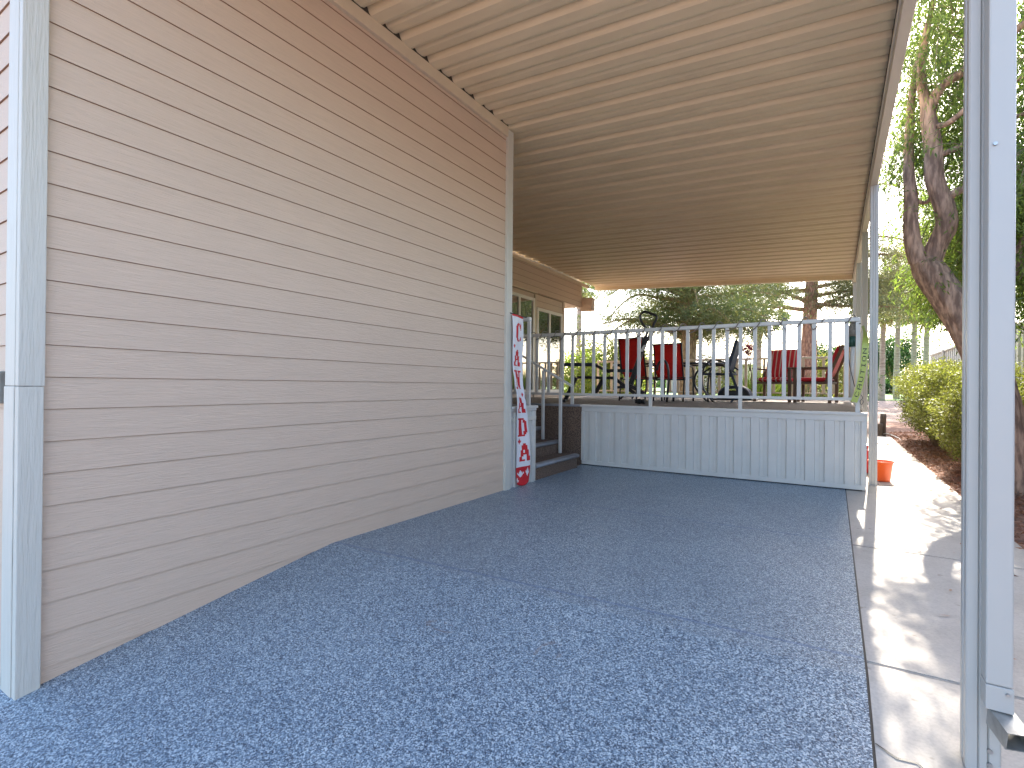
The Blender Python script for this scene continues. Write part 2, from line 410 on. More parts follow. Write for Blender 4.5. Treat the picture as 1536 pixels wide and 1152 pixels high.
# mulch bed
def bedz(x, y):
    e = min(1, max(0, (x-1.107)/.25)); return fz(y)-.03+.05*e+.02*math.sin(3.1*x+1.7*y)*e+.015*math.sin(7*y)*e
nx = 20; ny = 80
bx_ = [1.107+(3.6-1.107)*i/nx for i in range(nx+1)]; by_ = [-4+24*i/ny for i in range(ny+1)]
struct('mulch_bed', sheet(bx_, by_, bedz), M['soil'], smooth=True)
n = 26000
px = 1.09+1.6*RN.beta(1.0, 1.5, n); py = -1+17*RN.rand(n)
stray = RN.rand(n) < .005; px[stray] = .35+.75*RN.rand(stray.sum())**.6
pz = np.array([bedz(a, b)+.012 if a > 1.107 else fz(b)+.003 for a, b in zip(px, py)])+RN.rand(n)*.012*(px > 1.12)
D = RN.normal(size=(n, 3)); D[:, 2] *= .3
V, Fc = leaves(np.stack([px, py, pz], 1), D, RN.uniform(.02, .06, n), RN.uniform(.008, .02, n), up=(0, 0, 1))
tag(leafobj('leaf_litter', V, Fc, M['litter']), 'dry reddish brown fallen leaves covering the planting bed beside the sidewalk', 'leaf litter', kind='stuff')

# ------------------------------------------------------------------ house
BX = .1403; LZ = 1.10
house = thing('house', (-4, 3, 0), 'beige lap-sided house with white corner boards filling the left side', 'house')
def lap_wall(name, ax, c, s0, s1, z0, z1, sgn, parent=house, jit=0):
    """lap siding. ax='x': wall plane x=c, runs along y s0..s1, faces sgn ; ax='y' likewise"""
    k = math.floor((z0-LZ)/BX); bm = bmesh.new()
    P = lambda s, z, o: (c+sgn*o, s, z) if ax == 'x' else (s, c+sgn*o, z)
    while LZ+k*BX < z1:
        b = LZ+k*BX; t = b+BX; zb = max(b, z0); zt = min(t, z1)
        if zt-zb > .003:
            ob = .0105-.007*(zb-b)/BX; ot = .0105-.007*(zt-b)/BX
            g = .0024
            q = [P(s0, zb+g, ob), P(s1, zb+g, ob), P(s1, zt, ot), P(s0, zt, ot)]
            f = bm.faces.new([bm.verts.new(v) for v in q]); f.material_index = 0
            q = [P(s0, zb+g, -.01), P(s1, zb+g, -.01), P(s1, zb+g, ob), P(s0, zb+g, ob)]
            f = bm.faces.new([bm.verts.new(v) for v in q]); f.material_index = 1
            q = [P(s0, zb, 0), P(s1, zb, 0), P(s1, zb+g, -.0), P(s0, zb+g, -.0)]
            f = bm.faces.new([bm.verts.new(v) for v in q]); f.material_index = 1
            # edge thickness of the board bottom (lip)
            q = [P(s0, zb+.0006, .003), P(s1, zb+.0006, .003), P(s1, zb+g, .0035), P(s0, zb+g, .0035)]
            f = bm.faces.new([bm.verts.new(v) for v in q]); f.material_index = 1
        k += 1
    # backing
    q = [P(s0, z0, -.011), P(s1, z0, -.011), P(s1, z1, -.011), P(s0, z1, -.011)]
    f = bm.faces.new([bm.verts.new(v) for v in q]); f.material_index = 0
    return obj(name, bm, [M['siding'], M['siding_gap']], parent)
XW = -2.905
lap_wall('side_wall', 'x', XW, .80, 4.50, -.30, 3.72, 1)
lap_wall('front_wall', 'y', .77, -9, -3.0, -.32, 3.72, -1)
bxo('wall_core', (-9, XW-.03, .80, 4.58, -.4, 3.77), M['siding'], house, 0)
# corner boards (upper and lower pieces)
bm = bmesh.new(); box(bm, XW-.004, -2.872, .735, .822, 1.062, 3.72, bev=.003); obj('corner_board', bm, M['trim'], house)
bm = bmesh.new(); box(bm, -3.03, XW-.006, .733, .752, 1.062, 3.72, bev=.003); obj('corner_board', bm, M['trim'], house)
bm = bmesh.new(); box(bm, XW-.004, -2.869, .735, .818, -.262, 1.060, bev=.003); obj('corner_board', bm, M['trim'], house)
bm = bmesh.new(); box(bm, -3.035, XW-.006, .731, .752, -.262, 1.060, bev=.003); obj('corner_board', bm, M['trim'], house)
# far end trim of the near wall + top flashing
bxo('end_trim', (-2.915, -2.872, 4.492, 4.60, -.02, 3.74), M['trim'], house)
bxo('roof_flashing', (-2.91, -2.865, .60, 4.488, 3.655, 3.755), M['cream'], house)
bxo('pan_end_shade_strip', (-2.8693, -2.8675, .60, 4.488, 3.7555, 3.815), M['pan_shade'], house, 0)  # added dark strip, painted shade above the flashing behind the pan ends
bxo('end_wall', (-9, -2.918, 4.585, 4.60, .0, 3.85), M['siding'], house, 0)
# fixture on the front wall
wf = bxo('conduit_box', (-3.22, -3.075, .725, .755, .985, 1.125), M['galv'], house, .004)
# recessed wall with windows
XR = -5.85
lap_wall('recessed_wall', 'x', XR, 4.6, 11.80, .83, 3.2, 1)
lap_wall('gable_band', 'x', XR+.06, 4.6, 12.80, 3.22, 3.80, 1)
bxo('band_core', (XR-1.2, XR+.04, 4.6, 12.80, 3.215, 3.9), M['siding'], house, 0)
bxo('band_drip_trim', (XR+.02, XR+.085, 4.6, 10.35, 3.195, 3.222), M['cream'], house)
bxo('recess_core', (-9, XR-.02, 4.6, 11.80, -.1, 3.215), M['siding'], house, 0)
bxo('corner_post_trim', (XR-.02, XR+.03, 11.74, 11.84, .83, 3.2), M['siding'], house)
bxo('roof_flashing', (XR+.05, XR+.10, 4.6, 13.2, 3.79, 3.87), M['cream'], house)
bxo('eave_return', (XR+.02, XR+.36, 12.802, 13.0, 3.12, 3.46), M['siding'], house)
bxo('house_roof', (-9.4, -2.90, .3, 4.62, 3.88, 4.02), M['beam'], house)
bxo('house_roof', (-9.4, XR+.0, 4.62, 13.2, 3.99, 4.12), M['beam'], house)
bxo('window_jamb', (XR, XR+.04, 10.29, 10.37, .83, 3.19), M['cream'], house)
def window(y0, y1, z0, z1, mull):
    w_ = bmesh.new()
    x0, x1 = XR+.003, XR+.045; t = .07
    box(w_, x0, x1, y0, y0+t, z0, z1, .004); box(w_, x0, x1, y1-t, y1, z0, z1, .004)
    box(w_, x0, x1-.001, y0+t, y1-t, z1-t, z1, .004); box(w_, x0, x1-.001, y0+t, y1-t, z0, z0+t, .004)
    for q in mull: box(w_, x0, x1-.002, q-.035, q+.035, z0+t, z1-t, .004)
    o = obj('window', w_, M['frame'], house)
    bxo('pane', (x0+.008, x0+.016, y0+t, y1-t, z0+t, z1-t), M['glass'], o, 0)
window(8.3, 10.28, .93, 3.09, [8.95, 9.62]); window(10.40, 11.70, .93, 2.90, [11.03])

# ------------------------------------------------------------------ carport
cp = thing('carport', (.37, 2.07, 0), 'long almond ribbed aluminium carport roof on white posts beside the house', 'carport')
RZ = lambda x: 3.655-.050*(x-.33)
PER = .321; prof = [(0, 0), (.018, -.042), (.034, -.058), (.115, -.066), (.150, -.052), (.166, -.020), (.176, -.018), (.190, -.036), (.205, -.046), (.262, -.048), (.292, -.034), (.304, -.004), (.318, 0)]
def pan_sheet(y0, y1, x0, x1, nseg=14):
    pts = []; k = 0
    yy = y0
    while yy < y1:
        for a, b in prof:
            if yy+a <= y1: pts.append((yy+a, b))
        yy += PER
    bm = bmesh.new(); cols = []
    for i in range(nseg+1):
        x = x0+(x1-x0)*i/nseg
        cols.append([bm.verts.new((x, a, RZ(x)-.012+b*.8)) for a, b in pts])
    for i in range(nseg):
        for j in range(len(pts)-1):
            bm.faces.new((cols[i][j], cols[i+1][j], cols[i+1][j+1], cols[i][j+1]))
    # top skin
    q = [(x0, y0, RZ(x0)+.03), (x1, y0, RZ(x1)+.03), (x1, y1, RZ(x1)+.03), (x0, y1, RZ(x0)+.03)]
    bm.faces.new([bm.verts.new(v) for v in q])
    return bm
Y0R = 4.51-PER*12   # ridges land on the photographed phase
obj('roof_pan', pan_sheet(Y0R, 4.51, -2.867, .3358), M['pan'], cp)
obj('roof_pan', pan_sheet(4.51, 13.62, XR+.1, .3358, 26), M['pan'], cp)
bxo('end_fascia', (XR+.1, .335, 13.622, 13.66, 3.50, 3.70), M['pan'], cp)
bm = bmesh.new()
vs = [(XR+.1, 13.60, RZ(XR+.1)-.155), (.335, 13.60, RZ(.335)-.155), (.335, 13.60, RZ(.335)+.05), (XR+.1, 13.60, RZ(XR+.1)+.05)]
a = [bm.verts.new(v) for v in vs]; b = [bm.verts.new((v[0], 13.70, v[2])) for v in vs]
for f in ((0, 1, 2, 3),): bm.faces.new([a[i] for i in f]); bm.faces.new([b[i] for i in reversed(f)])
for i in range(4): bm.faces.new((a[i], b[i], b[(i+1) % 4], a[(i+1) % 4]))
bmesh.ops.recalc_face_normals(bm, faces=bm.faces)
bpy.data.objects.remove(bpy.data.objects['end_fascia'])
obj('end_fascia', bm, M['pan'], cp)
# beam: C-shaped gutter beam
bm = bmesh.new()
box(bm, .338, .406, .55, 13.74, 3.385, 3.71, .004)
box(bm, .326, .337, .55, 13.74, 3.45, 3.475, 0)
obj('beam', bm, M['beam'], cp)
bxo('pan_hanger', (.3362, .3375, .55, 13.7, 3.475, 3.70), M['dark'], cp, 0)
def post(y, far=False):
    bm = bmesh.new()
    x0, x1, y0, y1 = .338, .418, y-.04, y+.04; z0 = fz(y)-.004; z1 = 3.386
    # ribbed tube section
    pr = [(x0, y0+.004), (x0+.004, y0), (x0+.026, y0), (x0+.029, y0+.006), (x0+.032, y0), (x0+.048, y0), (x0+.051, y0+.006), (x0+.054, y0), (x1-.004, y0), (x1, y0+.004),
          (x1, y1-.004), (x1-.004, y1), (x0+.004, y1), (x0, y1-.004), (x0, y0+.052), (x0+.006, y0+.049), (x0+.006, y0+.033), (x0, y0+.030)]
    a = [bm.verts.new((p, q, z0)) for p, q in pr]; b = [bm.verts.new((p, q, z1)) for p, q in pr]
    n = len(pr)
    for i in range(n): bm.faces.new((a[i], a[(i+1) % n], b[(i+1) % n], b[i]))
    bm.faces.new(list(reversed(a))); bm.faces.new(b)
    o = obj('post', bm, M['white'], cp)
    for bz in ((z0+.03, z0+.07) if not far else (z0+.04, 3.34)):
        bb = bmesh.new(); tube(bb, [(.378 if far else .392, y0+.001, bz), (.378 if far else .392, y0-.006, bz)], .0065, seg=10); obj('bolt', bb, M['steel'], o)
    return o
np_ = post(2.07)
for y in (7.14, 9.2, 11.4, 13.4): post(y, True)
# downspout on the near post
dp = bmesh.new(); box(dp, .371, .430, 1.968, 2.026, .245, 3.384, .005); ds = obj('downspout', dp, M['white'], cp)
bb = bmesh.new(); tube(bb, [(.385, 1.968, 1.78), (.385, 1.962, 1.78)], .005, seg=10); obj('bolt', bb, M['steel'], ds)
db = bmesh.new(); box(db, .3705, .4308, 1.9655, 2.027, .175, .2445, .002); obj('outlet_collar', db, M['white'], ds)
bb = bmesh.new(); tube(bb, [(.417, 1.967, .228), (.417, 1.958, .228)], .005, seg=10); obj('bolt', bb, M['steel'], ds)
# kicked-out spout, open end
def open_box(p, q, w, h, t, up=(0, 0, 1)):
    bm = bmesh.new(); p = Vector(p); q = Vector(q); d = (q-p).normalized(); s = d.cross(Vector(up)).normalized(); u = s.cross(d)
    def ring(c, ww, hh): return [bm.verts.new(c+s*(a*ww/2)+u*(b*hh/2)) for a, b in ((-1, -1), (1, -1), (1, 1), (-1, 1))]
    a = ring(p, w, h); b = ring(q, w, h); c = ring(q, w-t, h-t); e = ring(p, w-t, h-t)
    for i in range(4):
        j = (i+1) % 4
        bm.faces.new((a[i], a[j], b[j], b[i])); bm.faces.new((b[i], b[j], c[j], c[i])); bm.faces.new((c[i], c[j], e[j], e[i]))
    bmesh.ops.recalc_face_normals(bm, faces=bm.faces); return bm
obj('spout', open_box((.405, 1.99, .150), (.428, 1.905, .132), .058, .052, .005), M['galv'], ds)

# ------------------------------------------------------------------ deck
DX0, DX1, DY0, DY1, DZ = -2.965, .292, 6.60, 13.6, .83
deck = thing('deck', (-1.3, 6.7, 0), 'raised carpeted deck with white vertical-panel skirting at the end of the carport', 'deck')
bm = bmesh.new(); box(bm, XR+.02, DX1-.01, DY0+.02, DY1, .70, DZ-.003); obj('deck_floor', bm, M['deckcarpet'], deck)
bm = bmesh.new(); box(bm, XR+.02, -3.8, 4.62, DY0+.018, .70, DZ-.004); obj('deck_floor', bm, M['deckcarpet'], deck)
bxo('edge_cap', (DX0-.02, DX1+.012, DY0-.028, DY0+.06, DZ-.028, DZ+.002), M['rail'], deck, .004)
bxo('edge_cap', (-3.9, DX0-.021, DY0-.018, DY0+.04, DZ-.03, DZ+.001), M['nosing'], deck, .004)
bxo('fascia', (DX0, DX1, DY0-.012, DY0+.01, .735, DZ-.0285), M['rail'], deck, .002)
# panel skirting profile
def skirt(name, p0, p1, z0, z1, sgn, ax, parent=deck):
    """vertical ribbed panel from p0 to p1 along axis; fixed coordinate c, sgn outward"""
    pr = []; L = abs(p1-p0); t = 0; k = 0; c = ax[1]
    dr = 1 if p1 > p0 else -1
    while t < L:
        w_ = min(.088, L-t); o = .019 if k % 2 else 0
        pr += [(t, o), (t+w_-.002, o)]
        if w_ > .05 and k % 2 == 0: pr[-1:] = [(t+w_*.48, o), (t+w_*.5, o+.003), (t+w_*.52, o), (t+w_-.004, o)]
        t += .092; k += 1
    bm = bmesh.new()
    P = lambda s, o, z: (p0+dr*s, c+sgn*o, z) if ax[0] == 'y' else (c+sgn*o, p0+dr*s, z)
    a = [bm.verts.new(P(s, o, z0)) for s, o in pr]; b = [bm.verts.new(P(s, o, z1)) for s, o in pr]
    for i in range(len(pr)-1): bm.faces.new((a[i], a[i+1], b[i+1], b[i]))
    bmesh.ops.recalc_face_normals(bm, faces=bm.faces)
    return obj(name, bm, M['rail'], parent)
skirt('skirt_panel', DX0+.03, DX1-.04, .06, .735, -1, ('y', DY0+.004))
bxo('bottom_trim', (DX0+.005, DX1-.002, DY0-.014, DY0+.012, .012, .062), M['rail'], deck, .002)
bxo('corner_trim', (DX1-.045, DX1+.002, DY0-.0135, DY0+.03, .0625, .7345), M['rail'], deck, .002)
bxo('corner_trim', (DX0-.004, DX0+.032, DY0-.0135, DY0+.03, .0625, .7345), M['rail'], deck, .002)
skirt('skirt_panel', DY0+.03, DY1, .03, .80, 1, ('x', DX1-.01))
bxo('deck_core', (XR, DX1-.03, DY0+.03, DY1-.02, -.05, .699), M['dark'], deck, 0)
# carpeted stairwell side
bxo('stairwell_side', (-5.0, DX0-.006, DY0-.004, DY0+.028, -.02, DZ-.031), M['carpet'], deck, 0)
# steps rising towards the house (-x)
SY0, SY1 = 5.16, 6.31
for i, z in enumerate((.18, .35, .52, .68)):
    x = -2.90-.27*i
    bm = bmesh.new(); box(bm, -3.9+.001*i, x, SY0, SY1+.002*i, (-.02 if i == 0 else (.18, .35, .52)[i-1]+.0), z-.002)
    st = obj('step', bm, M['carpet'], deck)
    bm = bmesh.new(); tube(bm, [(x+.008, SY0+.002, z-.02), (x+.008, SY1+.01, z-.02)], .021, seg=12); box(bm, x-.05, x+.004, SY0+.002, SY1+.01, z-.0005, z+.004, 0)
    obj('nosing', bm, M['nosing'], st)
bxo('stair_landing', (-5.0, -3.901, SY0, DY0-.006, -.02, .828), M['carpet'], deck, 0)
bxo('stairwell_ground', (-3.9, -2.99, SY1+.012, DY0-.006, -.02, .004), M['carpet'], deck, 0)
# white skirting return next to the wall, below the banner
skirt('skirt_panel', 4.61, 5.12, -.01, .80, 1, ('x', -2.902))
bxo('corner_trim', (-2.935, -2.884, 5.121, 5.15, .0, .80), M['trim'], deck, .002)
bxo('edge_cap', (-2.97, -2.862, 4.604, 5.165, .835, .862), M['rail'], deck, .003)
bxo('fascia', (-2.93, -2.880, 4.604, 5.155, .805, .834), M['rail'], deck, .002)
bxo('trim_ledge', (-2.915, -2.868, 4.66, 5.13, .70, .745), M['trim'], deck, .003)
bxo('platform', (XR+.02, -2.936, 4.602, 5.155, -.03, .832), M['rail'], deck, 0)

# ------------------------------------------------------------------ railings
def railing(name, label, pts_x, postx, y, z0, ztop, mt, ax='y', w=.041, full=None):
    r = thing(name, ((pts_x[0] if ax == 'y' else y), (y if ax == 'y' else pts_x[0]), z0), label, 'railing')
    def bx(nm, a0, a1, b0, b1, zz0, zz1, bev=.003):
        d = (a0, a1, b0, b1, zz0, zz1) if ax == 'y' else (b0, b1, a0, a1, zz0, zz1)
        return bxo(nm, d, mt, r, bev)
    L, R = min(pts_x)-.02, max(pts_x)+.02
    bx('top_rail', L, R, y-.024, y+.024, ztop-.045, ztop, .006)
    bx('bottom_rail', L, R, y-.016, y+.016, z0+.125, z0+.158, .003)
    for x in pts_x:
        b = x in postx
        bx('post' if b else 'baluster', x-w/2, x+w/2, y-.013, y+.013, z0 if b else z0+.1585, ztop-.0455, .002)
    return r
bal = [-3.285, -3.126, -2.962, -2.806, -2.647, -2.49, -2.33, -2.171, -2.014, -1.865, -1.708, -1.55, -1.398, -1.243, -1.09, -.941, -.786, -.633, -.483, -.334, -.19, -.038, .113]
fr = railing('deck_railing', 'long white picket railing along the front edge of the deck', [-4.0, -3.86, -3.70, -3.505]+bal+[.215], (-3.86, -3.126, -2.014, -.941, .215), 6.622, DZ, 1.845, M['rail'])
fp = [-5.6+.2*i for i in range(30)]
rr = railing('rear_railing', 'cream picket railing along the far edge of the deck', fp, (fp[0], fp[8], fp[16], fp[24], fp[-1]), 13.52, DZ, 1.80, M['cream'], w=.06)
rs = railing('side_railing', 'cream picket railing along the sidewalk side of the deck', [7.3+.6*i for i in range(10)], (7.3,), .245, DZ, 1.80, M['cream'], ax='x', w=.04)
gl = railing('landing_railing', 'short white railing behind the red and white banner', [-2.93, -3.10, -3.28, -3.46, -3.64], (-2.93, -3.64), 5.06, DZ+.03, 1.86, M['rail'])
bx4 = bxo('post', (-2.935, -2.90, 4.63, 4.665, DZ+.033, 1.86), M['rail'], gl, .003)
# handrail down the steps
hr = thing('handrail', (-3.1, 6.24, .18), 'sloping grey-white handrail on two thin posts over the carpeted steps', 'handrail')
bm = bmesh.new(); obox(bm, (-3.72, 6.24, 1.505), (-2.95, 6.24, 1.085), .04, .028, .004); obj('rail', bm, M['rail'], hr)
bxo('post', (-3.135, -3.100, 6.22, 6.258, .184, 1.155), M['rail'], hr)
bxo('post', (-3.40, -3.365, 6.22, 6.258, .354, 1.30), M['rail'], hr)

# wire garland along the rail
lw = thing('light_string', (-1, 6.6, 1.85), 'thin brown cord looped loosely around the top rail of the deck railing', 'string lights')
bm = bmesh.new(); pts = []
t = 0; x = -4.0; rnd = random.Random(3)
while x < .2:
    s = rnd.uniform(.10, .17); pts += [(x, 6.586, 1.80), (x+s*.3, 6.590, 1.872), (x+s*.55, 6.655, 1.862), (x+s*.8, 6.65, 1.79), (x+s, 6.588, 1.775-rnd.random()**2*.05)]
    x += s*1.55
tube(bm, pts, .0062, seg=5, sub=3); obj('cord', bm, M['bulb'], lw)
bm = bmesh.new(); tube(bm, [(-.55, 6.588, 1.86), (-.50, 6.586, 1.79), (-.42, 6.586, 1.66), (-.37, 6.586, 1.60), (-.34, 6.587, 1.61)], .004, seg=5, sub=4); obj('cord', bm, M['bulb'], lw)
bm = bmesh.new(); tube(bm, [(-.68, 6.587, 1.74), (-.67, 6.586, 1.69), (-.63, 6.586, 1.64)], .0035, seg=5, sub=3); obj('loose_end', bm, M['bulb'], lw)

# ------------------------------------------------------------------ banner
GL = {'C': ["..####.#", ".###.###", "###...##", "###....#", "###.....", "###.....", "###.....", "###.....", "###....#", ".###..##", "..####.."],
      'A': ["...##...", "..####..", "..####..", "..####..", ".##.###.", ".##.###.", ".######.", ".##..##.", "##...###", "##...###", "####.###"],
      'N': ["####.###", ".###..#.", ".####.#.", ".####.#.", ".#####.."[:6]+"#.", ".#.####.", ".#.####.", ".#..###.", ".#..###.", ".#...##.", "###...#."],
      'D': ["######..", ".###.##.", ".###.###", ".###..##", ".###..##", ".###..##", ".###..##", ".###..##", ".###.###", ".###.##.", "######.."],
      'L': ["...#...", "..###..", "#.###.#", "#######", ".#####.", "..###..", "...#..."]}
def glyph(ch, u, v):
    g = GL[ch]; i = int(v*len(g)); j = int(u*len(g[0]))
    return 0 <= i < len(g) and 0 <= j < len(g[0]) and g[i][j] == '#'
# (char, u0, u1, v0, v1)
LET = [('C', .24, .80, .045, .155), ('L', .06, .22, .17, .195), ('A', .12, .82, .205, .300), ('N', .10, .86, .325, .435), ('L', .74, .90, .452, .482), ('A', .16, .90, .482, .580),
       ('D', .16, .88, .610, .72), ('L', .14, .42, .733, .767), ('A', .26, .96, .765, .870)]
LW = [('L', .12, .55, .925, .965), ('L', .66, .92, .915, .965), ('L', -.02, .2, .965, .99)]
keys = [(0, 4.572, 4.812, 0), (.12, 4.575, 4.81, .0), (.30, 4.58, 4.80, .002), (.40, 4.595, 4.775, .012), (.47, 4.622, 4.79, .02), (.53, 4.65, 4.84, .014), (.62, 4.675, 4.90, .006), (.75, 4.68, 4.945, .0), (.88, 4.685, 4.965, -.002), (.94, 4.69, 4.962, .0), (1.0, 4.70, 4.93, .012)]
def bk(v):
    for a, b in zip(keys, keys[1:]):
        if v <= b[0]:
            t = (v-a[0])/(b[0]-a[0]); t = t*t*(3-2*t); return [a[i]+(b[i]-a[i])*t for i in (1, 2, 3)]
    return keys[-1][1:]
nu, nv = 44, 280; vs = []; fs = []; mi = []
for j in range(nv+1):
    v = j/nv; l, r, d = bk(v)
    for i in range(nu+1):
        u = i/nu
        tw = math.exp(-((v-.45)/.13)**2)
        z = 1.835-1.80*v-.035*math.sin(u*math.pi)*0-.01*u*(1-v)-(.03*math.sin(math.pi*u) if v > .97 else 0)
        vs.append((-2.856+d+.010*math.sin(u*5+v*4)+.006*tw*math.sin(u*6)+.006*math.sin(v*17), l+(r-l)*u, z))
for j in range(nv):
    for i in range(nu):
        u = (i+.5)/nu; v = (j+.5)/nv; red = v < .012 or v > .905
        for ch, a, b, c, e in LET:
            if a <= u < b and c <= v < e and glyph(ch, (u-a)/(b-a), (v-c)/(e-c)): red = True
        for ch, a, b, c, e in LW:
            if a <= u < b and c <= v < e and glyph(ch, (u-a)/(b-a), (v-c)/(e-c)): red = False
        fs.append((j*(nu+1)+i, j*(nu+1)+i+1, (j+1)*(nu+1)+i+1, (j+1)*(nu+1)+i)); mi.append(1 if red else 0)
bn = thing('banner', (-2.86, 4.75, .03), 'tall narrow white banner reading CANADA in red letters, hanging beside the steps', 'banner')
o = obj('cloth', (vs, fs, mi), [M['bannerw'], M['bannerr']], bn, smooth=True)
md = o.modifiers.new('thick', 'SOLIDIFY'); md.thickness = .001
bm = bmesh.new(); tube(bm, [(-2.875, 4.555, 1.842), (-2.875, 4.90, 1.835)], .007, seg=8); obj('hanging_rod', bm, M['dark'], bn)

# ------------------------------------------------------------------ deck corner: caution tape, closed torch
FT = {'C': ["01110", "10001", "10000", "10000", "10000", "10001", "01110"], 'A': ["01110", "10001", "10001", "11111", "10001", "10001", "10001"], 'U': ["10001", "10001", "10001", "10001", "10001", "10001", "01110"],
      'T': ["11111", "00100", "00100", "00100", "00100", "00100", "00100"], 'I': ["111", "010", "010", "010", "010", "010", "111"], 'O': ["01110", "10001", "10001", "10001", "10001", "10001", "01110"], 'N': ["10001", "11001", "10101", "10101", "10011", "10001", "10001"]}
cols = []
for ch in 'CAUTION':
    g = FT[ch]
    for j in range(len(g[0])): cols.append([g[i][j] == '1' for i in range(7)])
    cols += [[False]*7]*2
# path: text runs upward along the tape from the loose lower end
path = crom([W(1281, 603, 6.56), W(1289, 580, 6.555), W(1294, 556, 6.55), W(1297, 530, 6.55), W(1298, 505, 6.555), W(1294, 488, 6.56)], 30)
acc = [0]
for a, b in zip(path, path[1:]): acc.append(acc[-1]+(b-a).length)
tot = acc[-1]
def at(s):
    s = max(0, min(tot*.9999, s))
    for i in range(len(acc)-1):
        if s <= acc[i+1]:
            t = (s-acc[i])/(acc[i+1]-acc[i]+1e-9); return path[i].lerp(path[i+1], t), (path[i+1]-path[i]).normalized()
cell = .0115; nrow = 11; ncol = int(tot/cell); vs = []; fs = []; mi = []
for c in range(ncol+1):
    p, d = at(c*cell); tw = 1.25*min(1, max(0, (c-52)/14))
    s = Vector((d.z, 0, -d.x)).normalized(); s = (s*math.cos(tw)+Vector((0, -1, 0))*math.sin(tw))
    for r in range(nrow+1): vs.append(p+s*((r/nrow-.5)*.058))
for c in range(ncol):
    for r in range(nrow):
        k = c-5; ink = 2 <= r < 9 and 0 <= k < len(cols) and cols[k][r-2]
        fs.append((c*(nrow+1)+r, c*(nrow+1)+r+1, (c+1)*(nrow+1)+r+1, (c+1)*(nrow+1)+r)); mi.append(1 if ink else 0)
ct = obj('caution_tape', (vs, fs, mi), [M['tape'], M['ink']]); tag(ct, 'yellow-green tape reading CAUTION twisted down the deck corner post', 'caution tape')
md = ct.modifiers.new('thick', 'SOLIDIFY'); md.thickness = .0006
tw = thing('garden_torch', W(1278, 604, 6.72), 'grey patio torch with dark green band strapped inside the deck corner', 'torch')
bm = bmesh.new(); tube(bm, [W(1277, 600, 6.7), W(1278, 560, 6.7), W(1279, 520, 6.7)], .022, seg=12); obj('pole', bm, M['fence'], tw)
bm = bmesh.new(); tube(bm, [W(1278, 520, 6.7), W(1278, 505, 6.7)], .034, seg=14); obj('collar', bm, M['green'], tw)
bm = bmesh.new(); tube(bm, [W(1278, 505, 6.7), W(1279, 492, 6.7), W(1280, 480, 6.7)], [.03, .038, .022], seg=14, sub=2, rough=.06); obj('wicker_head', bm, M['torch'], tw)
bm = bmesh.new(); tube(bm, [W(1273, 520, 6.66), W(1274, 545, 6.65), W(1282, 580, 6.65)], .004, seg=5, sub=4); obj('strap', bm, M['black'], tw)
tag(tubo('wire_hook', [W(1291, 592, 6.58), W(1294, 597, 6.57), W(1290, 602, 6.57), W(1292, 607, 6.57), W(1295, 603, 6.575), W(1294, 600, 6.58)], .003, M['black'], seg=5, sub=4), 'curled black wire dangling at the base of the deck corner post', 'wire')

# ------------------------------------------------------------------ deck furniture
def bars(bm, segs, r, seg=8):
    for s in segs: tube(bm, s, r, seg=seg, sub=4 if len(s) > 2 else 0)
def dk(px, Y, z=DZ):      # point over deck at pixel column px
    p = W(px, 560, Y); return Vector((p.x, Y, z))
# exercise bench
ex = thing('exercise_bench', dk(900, 8.0), 'black folding exercise machine with padded bench and looped handle behind the railing', 'exercise machine')
YB = 7.7
bm = bmesh.new(); obox(bm, W(846, 547, YB), W(893, 547, YB), .26, .05, .02, up=(0, 0, 1)); obj('pad', bm, M['cloth_dark'], ex)
bm = bmesh.new(); obox(bm, W(847, 602, YB), W(864, 566, YB), .05, .06, .01); obox(bm, W(893, 590, YB+.2), W(906, 566, YB+.2), .05, .06, .01)
obox(bm, W(866, 566, YB+.1), W(925, 567, YB+.1), .05, .045, .01); obox(bm, W(893, 548, YB), W(915, 558, YB), .05, .045, .01); obox(bm, W(911, 556, YB), W(950, 556, YB), .05, .05, .01)
obox(bm, W(920, 566, YB), W(952, 590, YB), .05, .05, .01); obox(bm, W(926, 581, YB), W(958, 580, YB), .04, .04, .008)
obj('frame', bm, M['black'], ex)
bm = bmesh.new(); obox(bm, W(944, 583, YB), W(970, 505, YB), .055, .07, .01); obox(bm, W(944, 578, YB-.06), W(966, 590, YB-.06), .05, .05, .008); obj('mast', bm, M['black'], ex)
bm = bmesh.new(); tube(bm, [W(965, 512, YB), W(971, 498, YB), W(967, 490, YB), W(961, 480, YB), W(961, 472, YB), W(967, 467.5, YB), W(975, 470, YB), W(985, 475, YB), W(981, 486, YB), W(976, 498, YB), W(971, 512, YB)], .019, seg=8, sub=4); obj('handle', bm, M['black'], ex)
bm = bmesh.new(); obox(bm, W(962, 527, YB-.05), W(968, 518, YB-.05), .06, .03, .004); obj('clamp', bm, M['rail'], ex)
bm = bmesh.new(); obox(bm, dk(954, YB-.1, .865), dk(970, YB-.1, .865), .10, .06, .01); obj('foot_bar', bm, M['black'], ex)
for px in (959, 966): bb = bmesh.new(); p = dk(px, YB-.16, DZ+.038); tube(bb, [p-Vector((.02, 0, 0)), p+Vector((.02, 0, 0))], .038, seg=16); obj('wheel', bb, M['dark'], ex)
bm = bmesh.new(); obox(bm, dk(846, YB-.18, DZ+.02), dk(850, YB+.3, DZ+.02), .06, .04, .01); obj('foot_bar', bm, M['black'], ex)

